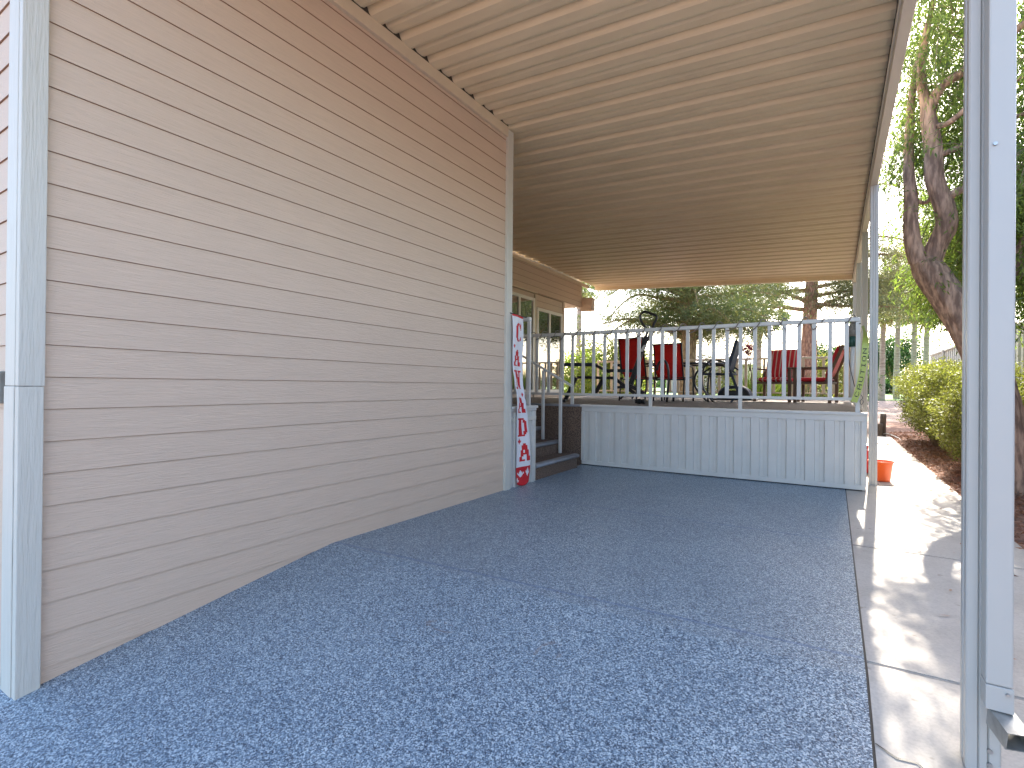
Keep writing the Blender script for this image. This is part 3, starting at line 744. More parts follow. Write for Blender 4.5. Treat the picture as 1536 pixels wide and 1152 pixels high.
def sling_chair(p, rz, label, back=.62):
    t = thing('sling_chair', (0, 0, 0), label, 'patio chair', 'red sling chairs round the patio table')
    w = .27
    def T(v): return v
    bm = bmesh.new()
    for s in (-1, 1):
        tube(bm, [(s*w, -.26, 0), (s*w, -.25, .40), (s*w, -.22, .60), (s*w, .0, .64), (s*w, .22, .62)], .014, seg=8, sub=4)
        tube(bm, [(s*w, .30, 0), (s*w, .24, .42)], .014, seg=8)
        tube(bm, [(s*w*.93, -.24, .43), (s*w*.93, .18, .39), (s*w*.93, .25, .5), (s*w*.93, .36, .42+back)], .014, seg=8, sub=4)
    for a in ((-.24, .43), (.18, .39), (.36, .42+back)): tube(bm, [(-w, a[0], a[1]), (w, a[0], a[1])], .012, seg=8)
    fo = obj('frame', bm, M['black'], t)
    def strip(pts, nm):
        bm = bmesh.new(); rows = []
        for k, (y, z) in enumerate(pts):
            rows.append([bm.verts.new((x*w*.9, y, z-.012*(1-x*x))) for x in [i/4-1 for i in range(9)]])
        for a, b in zip(rows, rows[1:]):
            for i in range(8): bm.faces.new((a[i], a[i+1], b[i+1], b[i])).smooth = True
        r = bmesh.ops.solidify(bm, geom=bm.faces[:], thickness=.006)
        return obj(nm, bm, M['red'], t)
    strip([(-.24, .44), (-.1, .42), (.1, .40), (.18, .40)], 'seat')
    strip([(.20, .44), (.25, .53), (.30, .42+back*.5), (.355, .42+back)], 'backrest')
    t.location = p; t.rotation_euler = (0, 0, rz); return t
sling_chair(dk(962, 9.3), math.radians(165), 'tall-backed red sling chair with black frame, nearer of two at the patio table', .70)
sling_chair(dk(1011, 9.6), math.radians(175), 'lower red sling chair with black frame, right of the tall red sling chair', .60)
tb = thing('patio_table', dk(1000, 10.4), 'oval patio table with smoked top, dark rim and curved black legs', 'table')
cx_, cy_ = dk(1000, 10.6).x, 10.6
def oval(a, b, z0, z1, seg=48):
    bm = bmesh.new(); top = [bm.verts.new((cx_+a*math.cos(2*math.pi*k/seg), cy_+b*math.sin(2*math.pi*k/seg), z1)) for k in range(seg)]
    bot = [bm.verts.new((v.co.x, v.co.y, z0)) for v in top]
    bm.faces.new(top); bm.faces.new(list(reversed(bot)))
    for k in range(seg): bm.faces.new((top[(k+1) % seg], top[k], bot[k], bot[(k+1) % seg]))
    return bm
obj('table_top', oval(1.10, .55, DZ+.712, DZ+.722), M['glasstop'], tb)
bm = bmesh.new(); tube(bm, [(cx_+1.115*math.cos(2*math.pi*k/40), cy_+.565*math.sin(2*math.pi*k/40), DZ+.712) for k in range(41)], .02, seg=8, cap=False); obj('rim', bm, M['black'], tb)
for sx_ in (-1, 1):
    for sy in (-1, 1):
        bm = bmesh.new(); tube(bm, [(cx_+sx_*.85, cy_+sy*.36, DZ), (cx_+sx_*.62, cy_+sy*.28, DZ+.28), (cx_+sx_*.66, cy_+sy*.3, DZ+.55), (cx_+sx_*.9, cy_+sy*.4, DZ+.70)], .02, seg=8, sub=5); obj('leg', bm, M['black'], tb)
# black chair seen side-on right of the table
bc = thing('curved_armchair', dk(1055, 9.5), 'black curved-arm metal chair frame at the right end of the patio table', 'patio chair')
bm = bmesh.new(); Yc = 9.3
bars(bm, [[W(1070, 603, Yc), W(1056, 585, Yc), W(1053, 565, Yc), W(1058, 548, Yc), W(1070, 540, Yc), W(1090, 545, Yc), W(1108, 555, Yc)],
          [W(1062, 604, Yc+.3), W(1062, 575, Yc+.3), W(1068, 552, Yc+.3), W(1085, 549, Yc+.3), W(1104, 560, Yc+.3)],
          [W(1057, 561, Yc), W(1075, 560, Yc), W(1100, 565, Yc)], [W(1068, 604, Yc+.5), W(1066, 560, Yc+.5)]], .015)
obj('frame', bm, M['black'], bc)
bm = bmesh.new(); p = W(1056, 561, Yc+.1); box(bm, p.x, p.x+.5, Yc-.05, Yc+.4, p.z-.02, p.z+.01, .008); obj('seat', bm, M['cloth_dark'], bc)
# arched base bar in front of the table
ab = thing('arched_stand', dk(1005, 8.9), 'black arched tube stand in front of the red sling chairs', 'stand')
bm = bmesh.new(); bars(bm, [[W(1000, 603, 8.7), W(1003, 570, 8.7), W(1001, 548, 8.7), W(995, 540, 8.7), W(988, 545, 8.7), W(985, 556, 8.7)], [W(1010, 602, 9.1), W(1012, 575, 9.1), W(1014, 560, 9.1)]], .02); obj('frame', bm, M['black'], ab)
# folded lounger, blue-black
fl = thing('folding_lounger', dk(1100, 9.4), 'dark navy folding lounger standing open with its back tilted up', 'lounger')
bm = bmesh.new(); obox(bm, W(1095, 555, 9.1), W(1108, 512, 9.1), .05, .46, .01, up=(0, 1, 0)); obj('backrest', bm, M['cloth_dark'], fl)
bm = bmesh.new(); obox(bm, W(1095, 555, 9.1), W(1108, 590, 9.1), .04, .03, .005, up=(0, 1, 0)); obox(bm, W(1108, 590, 9.1), W(1096, 604, 9.1), .03, .03, .004, up=(0, 1, 0)); obox(bm, W(1100, 520, 9.15), W(1106, 519, 9.15), .02, .02, 0); obj('frame', bm, M['cloth_dark'], fl)
# ribbed dark drum grill
gr = thing('folded_cover', dk(1103, 11.5), 'dark blue rounded ribbed cover lying low on the deck behind the lounger', 'cover')
bm = bmesh.new()
for k in range(7):
    c = dk(1103, 11.6); a = .30
    tube(bm, [(c.x-a, 11.4+k*.06, DZ+.02), (c.x-a*.85, 11.4+k*.06, DZ+.17), (c.x-a*.4, 11.4+k*.06, DZ+.26), (c.x+a*.4, 11.4+k*.06, DZ+.26), (c.x+a*.85, 11.4+k*.06, DZ+.17), (c.x+a, 11.4+k*.06, DZ+.02)], .033, seg=8, sub=3)
obj('ribs', bm, M['cloth_dark'], gr)
bm = bmesh.new(); c = dk(1103, 11.6); box(bm, c.x-.45, c.x+.42, 11.35, 11.8, DZ, DZ+.03, .008); box(bm, c.x-.26, c.x+.26, 11.42, 11.7, DZ+.031, DZ+.2, .02); obj('base', bm, M['black'], gr)
# striped cushion chairs
def cushion_chair(p, rz, label):
    t = thing('cushioned_chair', (0, 0, 0), label, 'patio chair', 'red striped cushion chairs')
    w = .30
    for sx_ in (-1, 1):
        for y, h in ((-.27, .60), (.27, .58)):
            bm = bmesh.new(); box(bm, sx_*w-.025, sx_*w+.025, y-.025, y+.025, 0, h, .006); obj('leg', bm, M['wood'], t)
        bm = bmesh.new(); box(bm, sx_*w-.035, sx_*w+.035, -.33, .32, .60, .63, .008); obj('armrest', bm, M['wood'], t)
        bm = bmesh.new(); obox(bm, (sx_*(w-.03), .20, .34), (sx_*(w-.03), .46, 1.0), .03, .05, .005, up=(0, 1, 0)); obj('back_post', bm, M['wood'], t)
    bm = bmesh.new(); box(bm, -w+.026, w-.026, -.29, .28, .33, .37, .004); box(bm, -w, w, .40, .43, .93, .98, .004); obj('seat_frame', bm, M['wood'], t)
    def cushion(nm, o, ex, ey, th, u, v):
        bm = bmesh.new(); o = Vector(o); u = Vector(u).normalized(); v = Vector(v).normalized(); nrm = u.cross(v)
        nx_, ny_ = 28, 10; g = {}
        for s in (0, 1):
            for i in range(nx_+1):
                for j in range(ny_+1):
                    a = i/nx_*2-1; b = j/ny_*2-1
                    e = (1-abs(a)**6)*(1-abs(b)**6)
                    g[s, i, j] = bm.verts.new(o+u*(a*ex)+v*(b*ey)+nrm*((1 if s else -1)*th*(e**.5+.03)))
        for s in (0, 1):
            for i in range(nx_):
                for j in range(ny_):
                    q = [g[s, i, j], g[s, i+1, j], g[s, i+1, j+1], g[s, i, j+1]]
                    f = bm.faces.new(q if s else list(reversed(q))); f.material_index = 1 if i % 4 == 1 else 0; f.smooth = True
        for i in range(nx_):
            for j, fl in ((0, 0), (ny_, 1)):
                q = [g[0, i, j], g[0, i+1, j], g[1, i+1, j], g[1, i, j]]; f = bm.faces.new(q if not fl else list(reversed(q))); f.material_index = 1
        for j in range(ny_):
            for i, fl in ((0, 1), (nx_, 0)):
                q = [g[0, i, j], g[0, i, j+1], g[1, i, j+1], g[1, i, j]]; bm.faces.new(q if not fl else list(reversed(q)))
        obj(nm, bm, [M['redc'], M['stripe']], t)
    cushion('seat_cushion', (0, -.02, .41), .27, .27, .045, (1, 0, 0), (0, 1, 0))
    cushion('back_cushion', (0, .30, .72), .27, .30, .045, (1, 0, 0), (0, .36, 1))
    t.location = p; t.rotation_euler = (0, 0, rz); return t
cushion_chair(dk(1165, 10.9), math.radians(-12), 'red striped cushion chair facing the camera, seen square-on through the railing')
cushion_chair(dk(1224, 10.8), math.radians(-100), 'red striped cushion chair turned side-on, nearest the deck corner')

# ------------------------------------------------------------------ small yard things
def bucket(p, r, h, label):
    t = thing('bucket', p, label, 'bucket')
    bm = bmesh.new(); rings = lathe(bm, p, [(0, .0), (r*.74, .0), (r*.76, .01), (r*.96, h*.93), (r*1.04, h*.93), (r*1.04, h), (r*.99, h), (r*.93, h*.9), (r*.72, .02), (0.001, .02)], 32)
    obj('body', bm, M['orange'], t)
    return t
bucket((.475, 7.50, 0), .125, .235, 'orange plastic bucket standing on the sidewalk behind the far carport post')
jc = thing('fuel_jug', (.36, 8.15, 0), 'red plastic jug glimpsed between deck skirting and carport post', 'jug')
bm = bmesh.new(); box(bm, .315, .42, 8.05, 8.25, 0, .30, .02); obj('body', bm, M['redp'], jc)
bm = bmesh.new(); tube(bm, [(.36, 8.15, .30), (.36, 8.13, .36)], .022, seg=12); obj('spout', bm, M['redp'], jc)
def stump(px, h, r, Y, lab):
    p = W(px, 640, Y); bm = bmesh.new()
    tube(bm, [(p.x, Y, -.1), (p.x, Y, h*.5), (p.x+.005, Y, h)], [r, r*.98, r*.96], seg=14, sub=2, rough=.04)
    tag(obj('timber_post', bm, M['post_old']), lab, 'timber post', 'short weathered posts at the end of the sidewalk')
stump(1324.5, .50, .062, 15.0, 'taller grey weathered timber stub post at the sidewalk end')
stump(1319, .27, .075, 14.9, 'shorter brown timber stub post left of the taller stub')
tag(tubo('garden_hose', [(.99, 14.9, .03), (1.05, 14.8, .05), (1.14, 14.6, .03), (1.2, 14.2, .01), (1.22, 13.6, 0)], .012, M['rail'], seg=8, sub=5), 'pale hose curling over the gravel beside the timber stubs', 'hose')

# ------------------------------------------------------------------ boundary fence
def fence(x, y0, y1, zt):
    t = thing('boundary_fence', (x, y0, 0), 'tall pale vertical-panel fence running behind the leaning tree', 'fence')
    pr = []; y = y0; k = 0
    while y < y1:
        o = .03 if k % 2 else 0; pr += [(y, o), (y+.11, o)]; y += .135; k += 1
    bm = bmesh.new(); a = [bm.verts.new((x-o, y, -.2)) for y, o in pr]; b = [bm.verts.new((x-o, y, zt-.03)) for y, o in pr]
    for i in range(len(pr)-1): bm.faces.new((a[i], a[i+1], b[i+1], b[i]))
    obj('panel', bm, M['fence'], t)
    bxo('top_rail', (x-.06, x+.05, y0, y1, zt-.05, zt), M['fence'], t, .005)
    y = y0+.7
    while y < y1: bxo('post', (x-.075, x+.03, y-.05, y+.05, -.2, zt+.02), M['fence'], t, .004); y += 2.6
fence(2.62, -3, 20.9, 2.19)

# ------------------------------------------------------------------ vegetation
def sprays(centres, nper, L, wd, droop=.6, spread=.35, strand=8, slen=.5, out=None):
    """drooping strands of lanceolate leaves"""
    P = []; D = []; tw = []
    for c in centres:
        for _ in range(nper):
            d = RN.normal(size=3); d[2] = d[2]*.5-droop*.4
            if out is not None: d[:3] += (np.array(c)-out)*.5
            d /= np.linalg.norm(d)
            p = np.array(c)+RN.normal(size=3)*spread
            pts = [p.copy()]
            for k in range(strand):
                d = d+np.array([0, 0, -droop*.22]); d /= np.linalg.norm(d)
                p = p+d*slen/strand; pts.append(p.copy())
                for _s in range(2):
                    ld = d+RN.normal(size=3)*.45; ld[2] -= .2
                    P.append(p+RN.normal(size=3)*.01); D.append(ld)
            tw.append(pts)
    P = np.array(P); D = np.array(D); n = len(P)
    V, Fc = leaves(P, D, RN.uniform(L*.6, L*1.25, n), RN.uniform(wd*.7, wd*1.3, n))
    return V, Fc, tw
# 1 the leaning tree by the sidewalk
tr = thing('leaning_tree', (1.62, 7.5, 0), 'leaning forked tree with drooping fine leaves, trunk crossing behind the near post', 'tree')
bm = bmesh.new()
tube(bm, [(1.68, 7.52, -.15), (1.63, 7.5, .1), (1.56, 7.5, .5), (1.49, 7.5, .95), (1.40, 7.5, 1.35), (1.25, 7.5, 1.78), (1.08, 7.5, 2.12), (.93, 7.5, 2.40), (.86, 7.5, 2.55)],
     [.34, .25, .205, .19, .178, .17, .16, .158, .13], seg=44, sub=8, ridge=.05, seed=2, rough=.022)
obj('trunk', bm, M['bark'], tr)
bm = bmesh.new()
tube(bm, [(.90, 7.5, 2.42), (.80, 7.5, 2.62), (.755, 7.52, 2.9), (.75, 7.55, 3.3), (.73, 7.6, 3.7), (.74, 7.65, 4.1), (.78, 7.7, 4.7), (.9, 7.7, 5.4)], [.11, .088, .076, .066, .052, .048, .035, .015], seg=22, sub=6, ridge=.06, seed=5, rough=.03)
obj('limb', bm, M['bark'], tr)
bm = bmesh.new()
tube(bm, [(.90, 7.5, 2.42), (.97, 7.5, 2.68), (1.06, 7.48, 2.92), (1.04, 7.47, 3.12), (.95, 7.45, 3.45), (.93, 7.42, 3.8), (.89, 7.4, 4.12), (.88, 7.4, 4.3)], [.115, .10, .102, .097, .088, .084, .073, .06], seg=26, sub=6, ridge=.06, seed=8, rough=.03)
obj('limb', bm, M['bark'], tr)
limbs = [([(.89, 7.4, 4.2), (.98, 7.35, 4.42), (1.2, 7.3, 4.55), (1.6, 7.2, 4.8), (2.2, 7.1, 5.2)], [.06, .05, .045, .035, .015]),
         ([(.88, 7.4, 4.22), (.82, 7.4, 4.6), (.86, 7.3, 5.1), (1.0, 7.2, 5.8)], [.06, .045, .03, .012]),
         ([(.94, 7.42, 3.7), (1.15, 7.4, 3.75), (1.5, 7.45, 3.95), (2.2, 7.5, 4.1)], [.03, .03, .025, .01]),
         ([(1.03, 7.47, 3.2), (1.2, 7.45, 3.30), (1.6, 7.5, 3.42), (2.3, 7.6, 3.9)], [.05, .04, .03, .012]),
         ([(.91, 7.42, 4.05), (1.05, 7.3, 4.0), (1.3, 7.2, 4.15), (1.9, 7.0, 4.3)], [.035, .03, .025, .01]),
         ([(.75, 7.55, 3.3), (.9, 7.6, 3.25), (.97, 7.5, 3.4)], [.025, .02, .015]),
         ([(1.3, 7.5, 1.7), (1.6, 7.7, 2.3), (2.0, 8.0, 3.2), (2.4, 8.2, 4.3)], [.09, .07, .05, .02])]
for q, r in limbs:
    bm = bmesh.new(); tube(bm, q, r, seg=12, sub=5, ridge=.05, seed=3); obj('branch', bm, M['bark'], tr)
cen = []
def addc(n, lo, hi, f=None):
    k = 0
    while k < n:
        p = RN.uniform(lo, hi)
        if f and not f(p): continue
        cen.append(p); k += 1
addc(46, (.68, 7.45, 4.0), (1.35, 8.6, 5.8))
addc(14, (.70, 6.9, 4.5), (1.3, 7.4, 5.8))
addc(9, (.62, 7.5, 3.8), (.85, 8.2, 4.5))
addc(12, (.7, 6.6, 5.3), (1.6, 8.2, 6.3))
addc(120, (1.3, 6.6, 3.0), (3.4, 9.2, 6.4))
addc(80, (1.35, 7.7, 2.1), (3.0, 9.6, 3.8))
addc(26, (1.15, 7.8, 2.2), (1.7, 8.8, 3.8))
addc(60, (1.74, 6.9, 2.0), (2.7, 8.2, 4.6))
addc(40, (1.5, 6.9, 3.6), (2.6, 8.2, 5.6))
addc(60, (1.05, 8.2, 2.3), (2.0, 9.8, 4.8))
V, Fc, tws = sprays(cen, 19, .075, .0145, droop=.8, spread=.17, strand=8, slen=.42)
ok = V[::4, 0] > .46; V = V.reshape(-1, 4, 3)[ok].reshape(-1, 3); Fc = np.arange(len(V)).reshape(-1, 4)
tws = [q for q in tws if min(v[0] for v in q) > .46]
leafobj('crown', V, Fc, M['leaf'], tr)
# hanging sprigs on the trunk side
cen2 = [(.62, 7.5, 3.05), (.60, 7.5, 3.35), (.95, 7.35, 2.5), (1.0, 7.3, 2.35), (.93, 7.3, 3.05), (.62, 7.6, 2.75)]
V, Fc, _ = sprays([np.array(c) for c in cen2], 5, .07, .014, droop=.2, spread=.05, strand=5, slen=.2)
leafobj('trunk_foliage', V, Fc, M['leaf'], tr)
bm = bmesh.new()
for pts in tws[::5]: tube(bm, pts[::2], .004, seg=3, cap=False)
tag(obj('twigs', bm, M['twig'], tr), kind='stuff')

# hedges
def shrub(cx, cy, w, d, h, n, label, name='shrub', mt='hedge', lift=.12, leafs=.042, seed=1, flowers=0, stems=26, grp=None):
    t = thing(name, (cx, cy, 0), label, 'shrub', grp)
    rs_ = np.random.RandomState(seed)
    a = rs_.uniform(0, 2*np.pi, n); el = rs_.uniform(-1, 1, n)
    rr = rs_.beta(4, 1.6, n)
    # superellipsoid
    ca, sa = np.cos(a), np.sin(a); ce = np.sqrt(1-el**2)
    sp = lambda v, e: np.sign(v)*np.abs(v)**e
    lump = 1+.10*np.sin(a*5+el*4+seed)+.08*np.sin(a*11-el*7)+.07*np.sin(el*13+a*3)+.06*rs_.normal(size=n)
    x = cx+sp(ca, .7)*ce**.6*w/2*rr*lump; y = cy+sp(sa, .7)*ce**.6*d/2*rr*lump
    z = lift+(h-lift)*(.5+.5*sp(el, .75)*rr*(1+.05*(lump-1)*8))
    taper = .72+.28*np.clip((z-lift)/(h*.6), 0, 1); x = cx+(x-cx)*taper; y = cy+(y-cy)*taper
    keep = rs_.rand(n) < np.clip(.35+(z-lift)/(h*.45), 0, 1)
    P = np.stack([x, y, z], 1)[keep]; k = len(P)
    D = rs_.normal(size=(k, 3))+np.stack([(P[:, 0]-cx)/w, (P[:, 1]-cy)/d, np.full(k, .5)], 1)*1.3
    V, Fc = leaves(P, D, rs_.uniform(leafs*.6, leafs*1.3, k), rs_.uniform(leafs*.35, leafs*.6, k))
    leafobj('foliage', V, Fc, M[mt], t)
    bm = bmesh.new(); rd = random.Random(seed)
    for _ in range(stems):
        aa = rd.uniform(0, 6.28); q = rd.uniform(.3, .95)
        b0 = (cx+math.cos(aa)*w*.13, cy+math.sin(aa)*d*.25*rd.random(), -.05); b2 = (cx+math.cos(aa)*w*.46*q, cy+math.sin(aa)*d*.46*q, h*rd.uniform(.5, .95))
        b1 = ((b0[0]*.6+b2[0]*.4)+rd.uniform(-.05, .05), (b0[1]*.6+b2[1]*.4), h*.3)
        tube(bm, [b0, b1, b2], [.012, .008, .003], seg=5, sub=3, cap=False)
    obj('stems', bm, M['twig'], t)
    if flowers:
        k = flowers; i = rs_.choice(len(P), k); Q = P[i]+(P[i]-np.array([cx, cy, h/2]))*.08
        Q = np.repeat(Q, 6, 0)+rs_.normal(size=(k*6, 3))*.008
        V, Fc = leaves(Q, rs_.normal(size=(k*6, 3)), .022, .014); leafobj('flowers', V, Fc, M['violet'], t)
    return t
shrub(1.80, 12.2, 1.5, 5.4, 1.62, 95000, 'large clipped yellow-green hedge shrub beside the sidewalk, the farther one', seed=3, leafs=.04, stems=90, grp='shrubs along the sidewalk')
shrub(1.62, 8.75, 1.05, 1.5, 1.12, 38000, 'smaller sunlit shrub with violet flowers in front of the larger hedge', seed=5, leafs=.034, flowers=16, grp='shrubs along the sidewalk')

# pines -------------------------------------------------------------
def pine(px, Y, base_z, width, label, boughs, needle, bark, r0, h=11, seed=1, dens=1.0, size=.16):
    p = W(px, 560, Y); t = thing('pine_tree', (p.x, Y, base_z), label, 'pine tree', 'pine trees beyond the deck')
    bm = bmesh.new(); rd = random.Random(seed)
    tube(bm, [(p.x, Y, base_z-.3), (p.x+.02, Y, base_z+1.6), (p.x+.1*rd.uniform(-1, 1), Y, base_z+h*.35), (p.x+.15, Y, base_z+h*.6), (p.x, Y, base_z+h)], [r0*1.25, r0, r0*.86, r0*.6, .04], seg=24, sub=8, ridge=.05, rough=.04, seed=seed)
    obj('trunk', bm, bark, t)
    bm = bmesh.new(); P = []; D = []
    for (z0, ang, ln, rise, droop_) in boughs:
        dx, dy = math.cos(ang), math.sin(ang)
        k = [(p.x, Y, z0), (p.x+dx*ln*.3, Y+dy*ln*.3, z0+rise*.6), (p.x+dx*ln*.65, Y+dy*ln*.65, z0+rise), (p.x+dx*ln, Y+dy*ln, z0+rise-droop_)]
        tube(bm, k, [r0*.36, r0*.2, r0*.13, .01], seg=8, sub=5, ridge=.04, cap=False)
        C = crom(k, 8)
        for j in range(6, len(C)):
            for _ in range(int(5*dens)):
                q = np.array(C[j])+RN.normal(size=3)*np.array([.5, .5, .26])*(.55+.5*j/len(C))*width
                m_ = int(30*dens)
                P.append(q+RN.normal(size=(m_, 3))*np.array([.16, .16, .10])*width)
                dd = RN.normal(size=(m_, 3)); dd[:, 2] += .3; D.append(dd)
    obj('boughs', bm, bark, t)
    P = np.concatenate(P); D = np.concatenate(D); n = len(P)
    V, Fc = leaves(P, D, RN.uniform(size*.6, size*1.2, n), size*.16)
    leafobj('crown', V, Fc, needle, t)
    return t
rd = random.Random(4)
b1 = [(rd.uniform(2.5, 7.6), rd.uniform(0, 6.28), rd.uniform(1.9, 3.7), rd.uniform(.0, .7), rd.uniform(.1, .9)) for _ in range(52)]
pine(1030, 17.5, -.05, .9, 'dense olive pine with thick ochre trunk straight behind the deck', b1, M['pine'], M['pinebark2'], .27, seed=2, dens=.88, size=.14)
b2 = [(4.05, 3.1, 3.9, .35, .75), (4.0, .12, 3.4, .75, .0), (4.8, 3.0, 3.4, .1, .5), (4.35, 3.5, 2.7, .6, .1), (4.85, .25, 3.2, .3, .1), (4.55, -.1, 2.6, .1, .3), (4.3, -.3, 3.0, -.3, .2), (5.2, 2.6, 3.8, .5, .6), (5.6, .4, 3.5, .5, .3), (5.4, 5.9, 3.6, .3, .5), (6.0, -.2, 3.5, .4, .6), (7.2, 1.2, 3, .5, .4), (6.4, 3.5, 3.5, .6, .4), (7.6, 5.2, 3.0, .5, .3), (8.2, 2.0, 3.0, .5, .3), (8.6, 4.2, 2.8, .5, .3), (7.9, 0, 3.2, .5, .3), (5.3, 3.3, 4.4, .2, .2)]
pine(1212, 22.5, .1, .95, 'taller reddish-trunked pine with bare lower limbs behind the cushion chairs', b2, M['pine2'], M['pinebark'], .27, seed=6, dens=1.2, size=.14)
rd = random.Random(9)
b3 = [(rd.uniform(5.2, 9.5), rd.uniform(0, 6.28), rd.uniform(1.8, 3.6), rd.uniform(.2, 1), rd.uniform(.1, .8)) for _ in range(26)]
pine(1462, 27, .2, 1.0, 'dark pine showing above the fence end, behind the leaning trunk', [(z-.9, a, l, r, d) for z, a, l, r, d in b3], M['pine'], M['pinebark'], .24, seed=8, dens=1.0, size=.2)

# palms -------------------------------------------------------------
def palm(px, Y, top, r, label, nf=34, fl=1.5, seed=1, skirt_=True, shag=0, mt='palm'):
    p = W(px, top, Y); gz = gh(Y); t = thing('fan_palm', (p.x, Y, gz), label, 'palm tree', 'fan palms in the distance')
    bm = bmesh.new(); tube(bm, [(p.x-.1, Y, gz-.2), (p.x-.05, Y, gz+(p.z-gz)*.5), (p.x, Y, p.z)], [r*1.3, r, r*.9], seg=14, sub=8, rough=.06, seed=seed); obj('trunk', bm, M['palmbark'], t)
    rs_ = np.random.RandomState(seed); P = []; D = []; L = []
    for k in range(nf):
        a = rs_.uniform(0, 6.28); e = rs_.uniform(-.5, 1.3)
        d = np.array([math.cos(a)*math.cos(e), math.sin(a)*math.cos(e), math.sin(e)])
        hub = np.array(p)+d*fl*.5
        side = np.cross(d, [0, 0, 1]); side /= np.linalg.norm(side)+1e-6; upv = np.cross(side, d)
        P.append(np.array(p)); D.append(d); L.append(fl*.5)
        for j in range(18):
            b = (j/17-.5)*2.6
            dd = d*math.cos(b)+side*math.sin(b); dd = dd+np.array([0, 0, -.45+.1*rs_.normal()])
            P.append(hub); D.append(dd); L.append(fl*.55*(1-.25*abs(b)/1.3))
    V, Fc = leaves(np.array(P), np.array(D), np.array(L), .075)
    leafobj('fronds', V, Fc, M[mt], t)
    if skirt_:
        n = 260; a = rs_.uniform(0, 6.28, n); z = rs_.uniform(-.9, .1, n)
        P = np.stack([p.x+np.cos(a)*r*1.1, Y+np.sin(a)*r*1.1, p.z+z], 1); D = np.stack([np.cos(a)*.5, np.sin(a)*.5, np.full(n, -1.)], 1)
        V, Fc = leaves(P, D, rs_.uniform(.4, .8, n), .07); leafobj('dead_skirt', V, Fc, M['deadfrond'], t)
    return t
palm(1139, 30, 468, .17, 'fan palm between the two pines with sunlit feathery head', fl=1.9, seed=3)
palm(870, 24, 425, .13, 'fan palm whose trunk shows just right of the house eave', nf=46, fl=1.35, seed=4)
palm(1326, 34, 455, .13, 'shaggy palm just right of the far carport post, leftmost of the four', nf=60, fl=2.2, seed=6)
palm(1348, 38, 445, .14, 'shaggy palm with curved pale trunk, second from the far carport post', nf=60, fl=2.3, seed=7)
palm(1373, 42, 455, .15, 'shaggy palm above the hedge, third from the far carport post', nf=60, fl=2.4, seed=8)
palm(1391, 46, 465, .17, 'shaggy palm nearest the leaning trunk, rightmost of the four', nf=60, fl=2.4, seed=9)

# generic round-crowned tree
def round_tree(px, Y, ztop, zbot, w, label, mt='darkleaf', n=9000, leafs=.16, seed=1, r=.12, name='round_tree', cat='tree', bark='bark'):
    p = W(px, 560, Y); gz = gh(Y); t = thing(name, (p.x, Y, gz), label, cat)
    bm = bmesh.new(); zc = (ztop+zbot)/2
    tube(bm, [(p.x, Y, gz-.2), (p.x+.1, Y, gz+(zbot-gz)*.6), (p.x, Y, zc)], [r*1.2, r, r*.5], seg=10, sub=4)
    for a in (.5, 2.4, 4.4): tube(bm, [(p.x+.05, Y, gz+(zbot-gz)*.8), (p.x+math.cos(a)*w*.25, Y+math.sin(a)*w*.25, zc)], [r*.6, r*.2], seg=7)
    obj('trunk', bm, M[bark], t)
    rs_ = np.random.RandomState(seed); nc = 26
    C = rs_.normal(size=(nc, 3)); C /= np.linalg.norm(C, axis=1)[:, None]; C *= rs_.uniform(.35, 1, nc)[:, None]
    C = C*np.array([w*.38, w*.38, (ztop-zbot)*.38])+np.array([p.x, Y, zc])
    i = rs_.randint(0, nc, n); P = C[i]+rs_.normal(size=(n, 3))*w*.085
    V, Fc = leaves(P, rs_.normal(size=(n, 3)), rs_.uniform(leafs*.5, leafs, n), leafs*.4); leafobj('crown', V, Fc, M[mt], t)
    return t
round_tree(1337, 60, 6.3, 2.2, 7.5, 'rounded dark green tree on the lawn beyond the gravel', seed=2, leafs=.34, n=7000, r=.22)
round_tree(1250, 44, 4.8, 1.2, 4.2, 'bluish round tree on the horizon behind the deck corner', seed=3, leafs=.25, n=7000)
round_tree(1122, 15.6, 2.35, 1.95, .42, 'slim plum sapling with a small purple-red leaf head', mt='redleaf', n=420, leafs=.075, seed=4, r=.018, name='plum_sapling', bark='twig')
# shrubs behind the deck
def sh2(px, Y, w, d, h, n, mt, label, seed, leafs=.07, nm='shrub'):
    p = W(px, 560, Y); t = shrub(p.x, Y, w, d, h, n, label, nm, mt, lift=.05, leafs=leafs, seed=seed, stems=14); return t
sh2(868, 16.0, 1.9, 1.2, 2.35, 4200, 'lime', 'bright lime bush behind the deck, left beside the house corner', 21, .12)
sh2(905, 17.0, 2.2, 1.6, 2.9, 5200, 'hedge', 'olive bush in the middle of the row behind the exercise machine', 22, .12)
sh2(945, 17.6, 1.8, 1.4, 2.6, 4200, 'lime', 'yellow-green bush behind the tall red sling chair', 23, .12)
sh2(1250, 27, 3.4, 1.2, 1.95, 8000, 'darkleaf', 'dark clipped hedge behind the side-on cushion chair', 24, .12)
sh2(1335, 58, 5.5, 2, 1.75, 5000, 'darkleaf', 'low dark hedge at the far side of the lawn', 25, .25)
sh2(1248, 24, 2.2, 1.0, 2.6, 3500, 'hedge', 'loose pale bush rising above the dark clipped hedge', 26, .12)
sh2(1075, 18.0, 1.8, 1.0, 2.2, 3000, 'hedge', 'sparse bush between the pine trunk and the folding lounger', 27, .10)
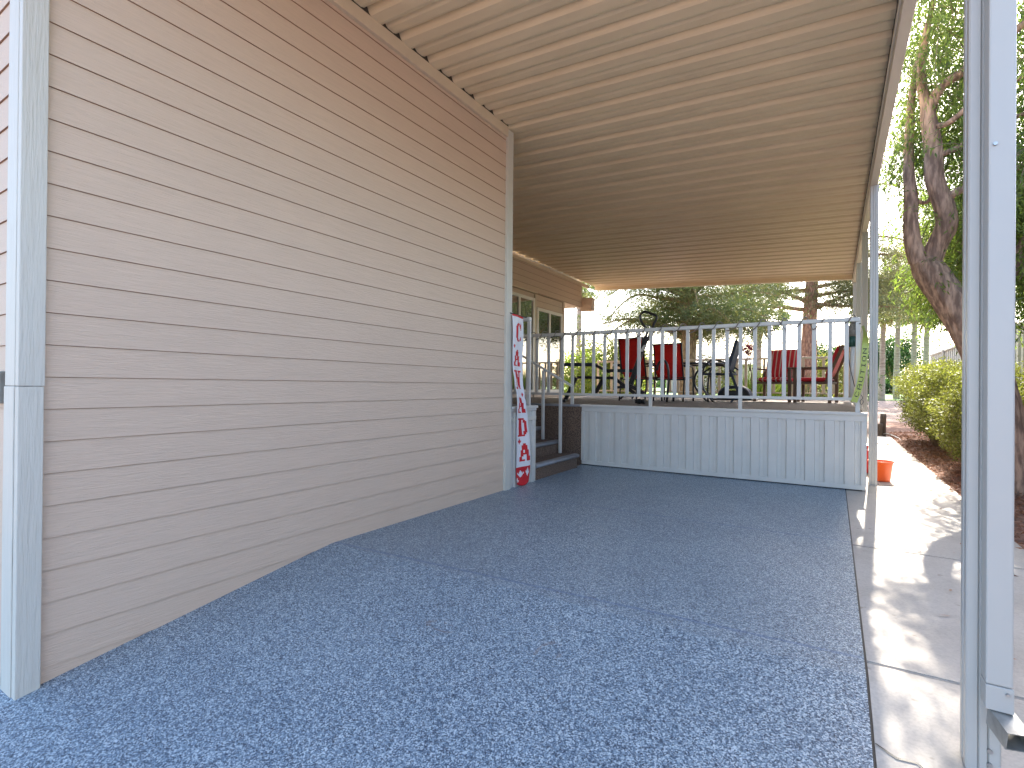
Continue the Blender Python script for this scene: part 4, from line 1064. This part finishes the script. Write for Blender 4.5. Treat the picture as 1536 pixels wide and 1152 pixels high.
def grass_clump(px, Y, h, n, label, mt='lime', spread=.35, seed=1):
    p = W(px, 560, Y); t = thing('grass_clump', (p.x, Y, 0), label, 'plant', 'lime grass clumps behind the deck')
    rs_ = np.random.RandomState(seed); a = rs_.uniform(0, 6.28, n); el = rs_.uniform(.0, .9, n)
    D = np.stack([np.cos(a)*el, np.sin(a)*el, np.ones(n)], 1); P = np.stack([p.x+rs_.normal(size=n)*spread*.5, Y+rs_.normal(size=n)*spread*.5, np.zeros(n)], 1)
    V, Fc = leaves(P, D, rs_.uniform(h*.5, h*1.1, n), .035); leafobj('blades', V, Fc, M[mt], t)
grass_clump(1135, 16.2, 1.75, 700, 'bright lime grass clump left of the square-on cushion chair', seed=1)
grass_clump(1158, 16.8, 1.70, 700, 'bright lime grass clump behind the square-on cushion chair', seed=2)
grass_clump(1195, 17.5, 1.35, 350, 'shorter grass clump between the two cushion chairs', seed=3, mt='darkleaf')
# neighbour house, low, behind the pines
nb = thing('neighbour_house', W(1065, 560, 48), 'low pale neighbouring house seen through the railing beyond the pines', 'house')
p = W(1068, 560, 48); bm = bmesh.new(); box(bm, p.x-4, p.x+3, 48, 56, .3, 3.1); obj('wall', bm, M['house_far'], nb)
bm = bmesh.new(); a = [(p.x-4.5, 47.5, 3.1), (p.x+3.5, 47.5, 3.1), (p.x+3.5, 56.5, 3.1), (p.x-4.5, 56.5, 3.1), (p.x-3, 52, 4.3), (p.x+2, 52, 4.3)]
v = [bm.verts.new(q) for q in a]
for f in ((0, 1, 5, 4), (1, 2, 5), (2, 3, 4, 5), (3, 0, 4), (3, 2, 1, 0)): bm.faces.new([v[i] for i in f])
obj('roof', bm, M['roof_far'], nb)
for k in (-2.6, .2): bm = bmesh.new(); box(bm, p.x+k, p.x+k+1.3, 47.96, 48.01, 1.2, 2.3); obj('window', bm, M['glass'], nb)
# far tree line
n = 26000; rs_ = np.random.RandomState(5); x = rs_.uniform(-160, 120, n); y = rs_.uniform(105, 125, n)
hh = 2.2+1.6*np.sin(x*.11)+1.2*np.sin(x*.29+1)
P = np.stack([x, y, .9+rs_.rand(n)*np.clip(hh, .8, 9)], 1); V, Fc = leaves(P, rs_.normal(size=(n, 3)), 1.1, .7)
tag(leafobj('distant_woodland', V, Fc, M['darkleaf']), 'low far-off line of trees along the horizon beyond the lawn', 'woodland', kind='stuff')
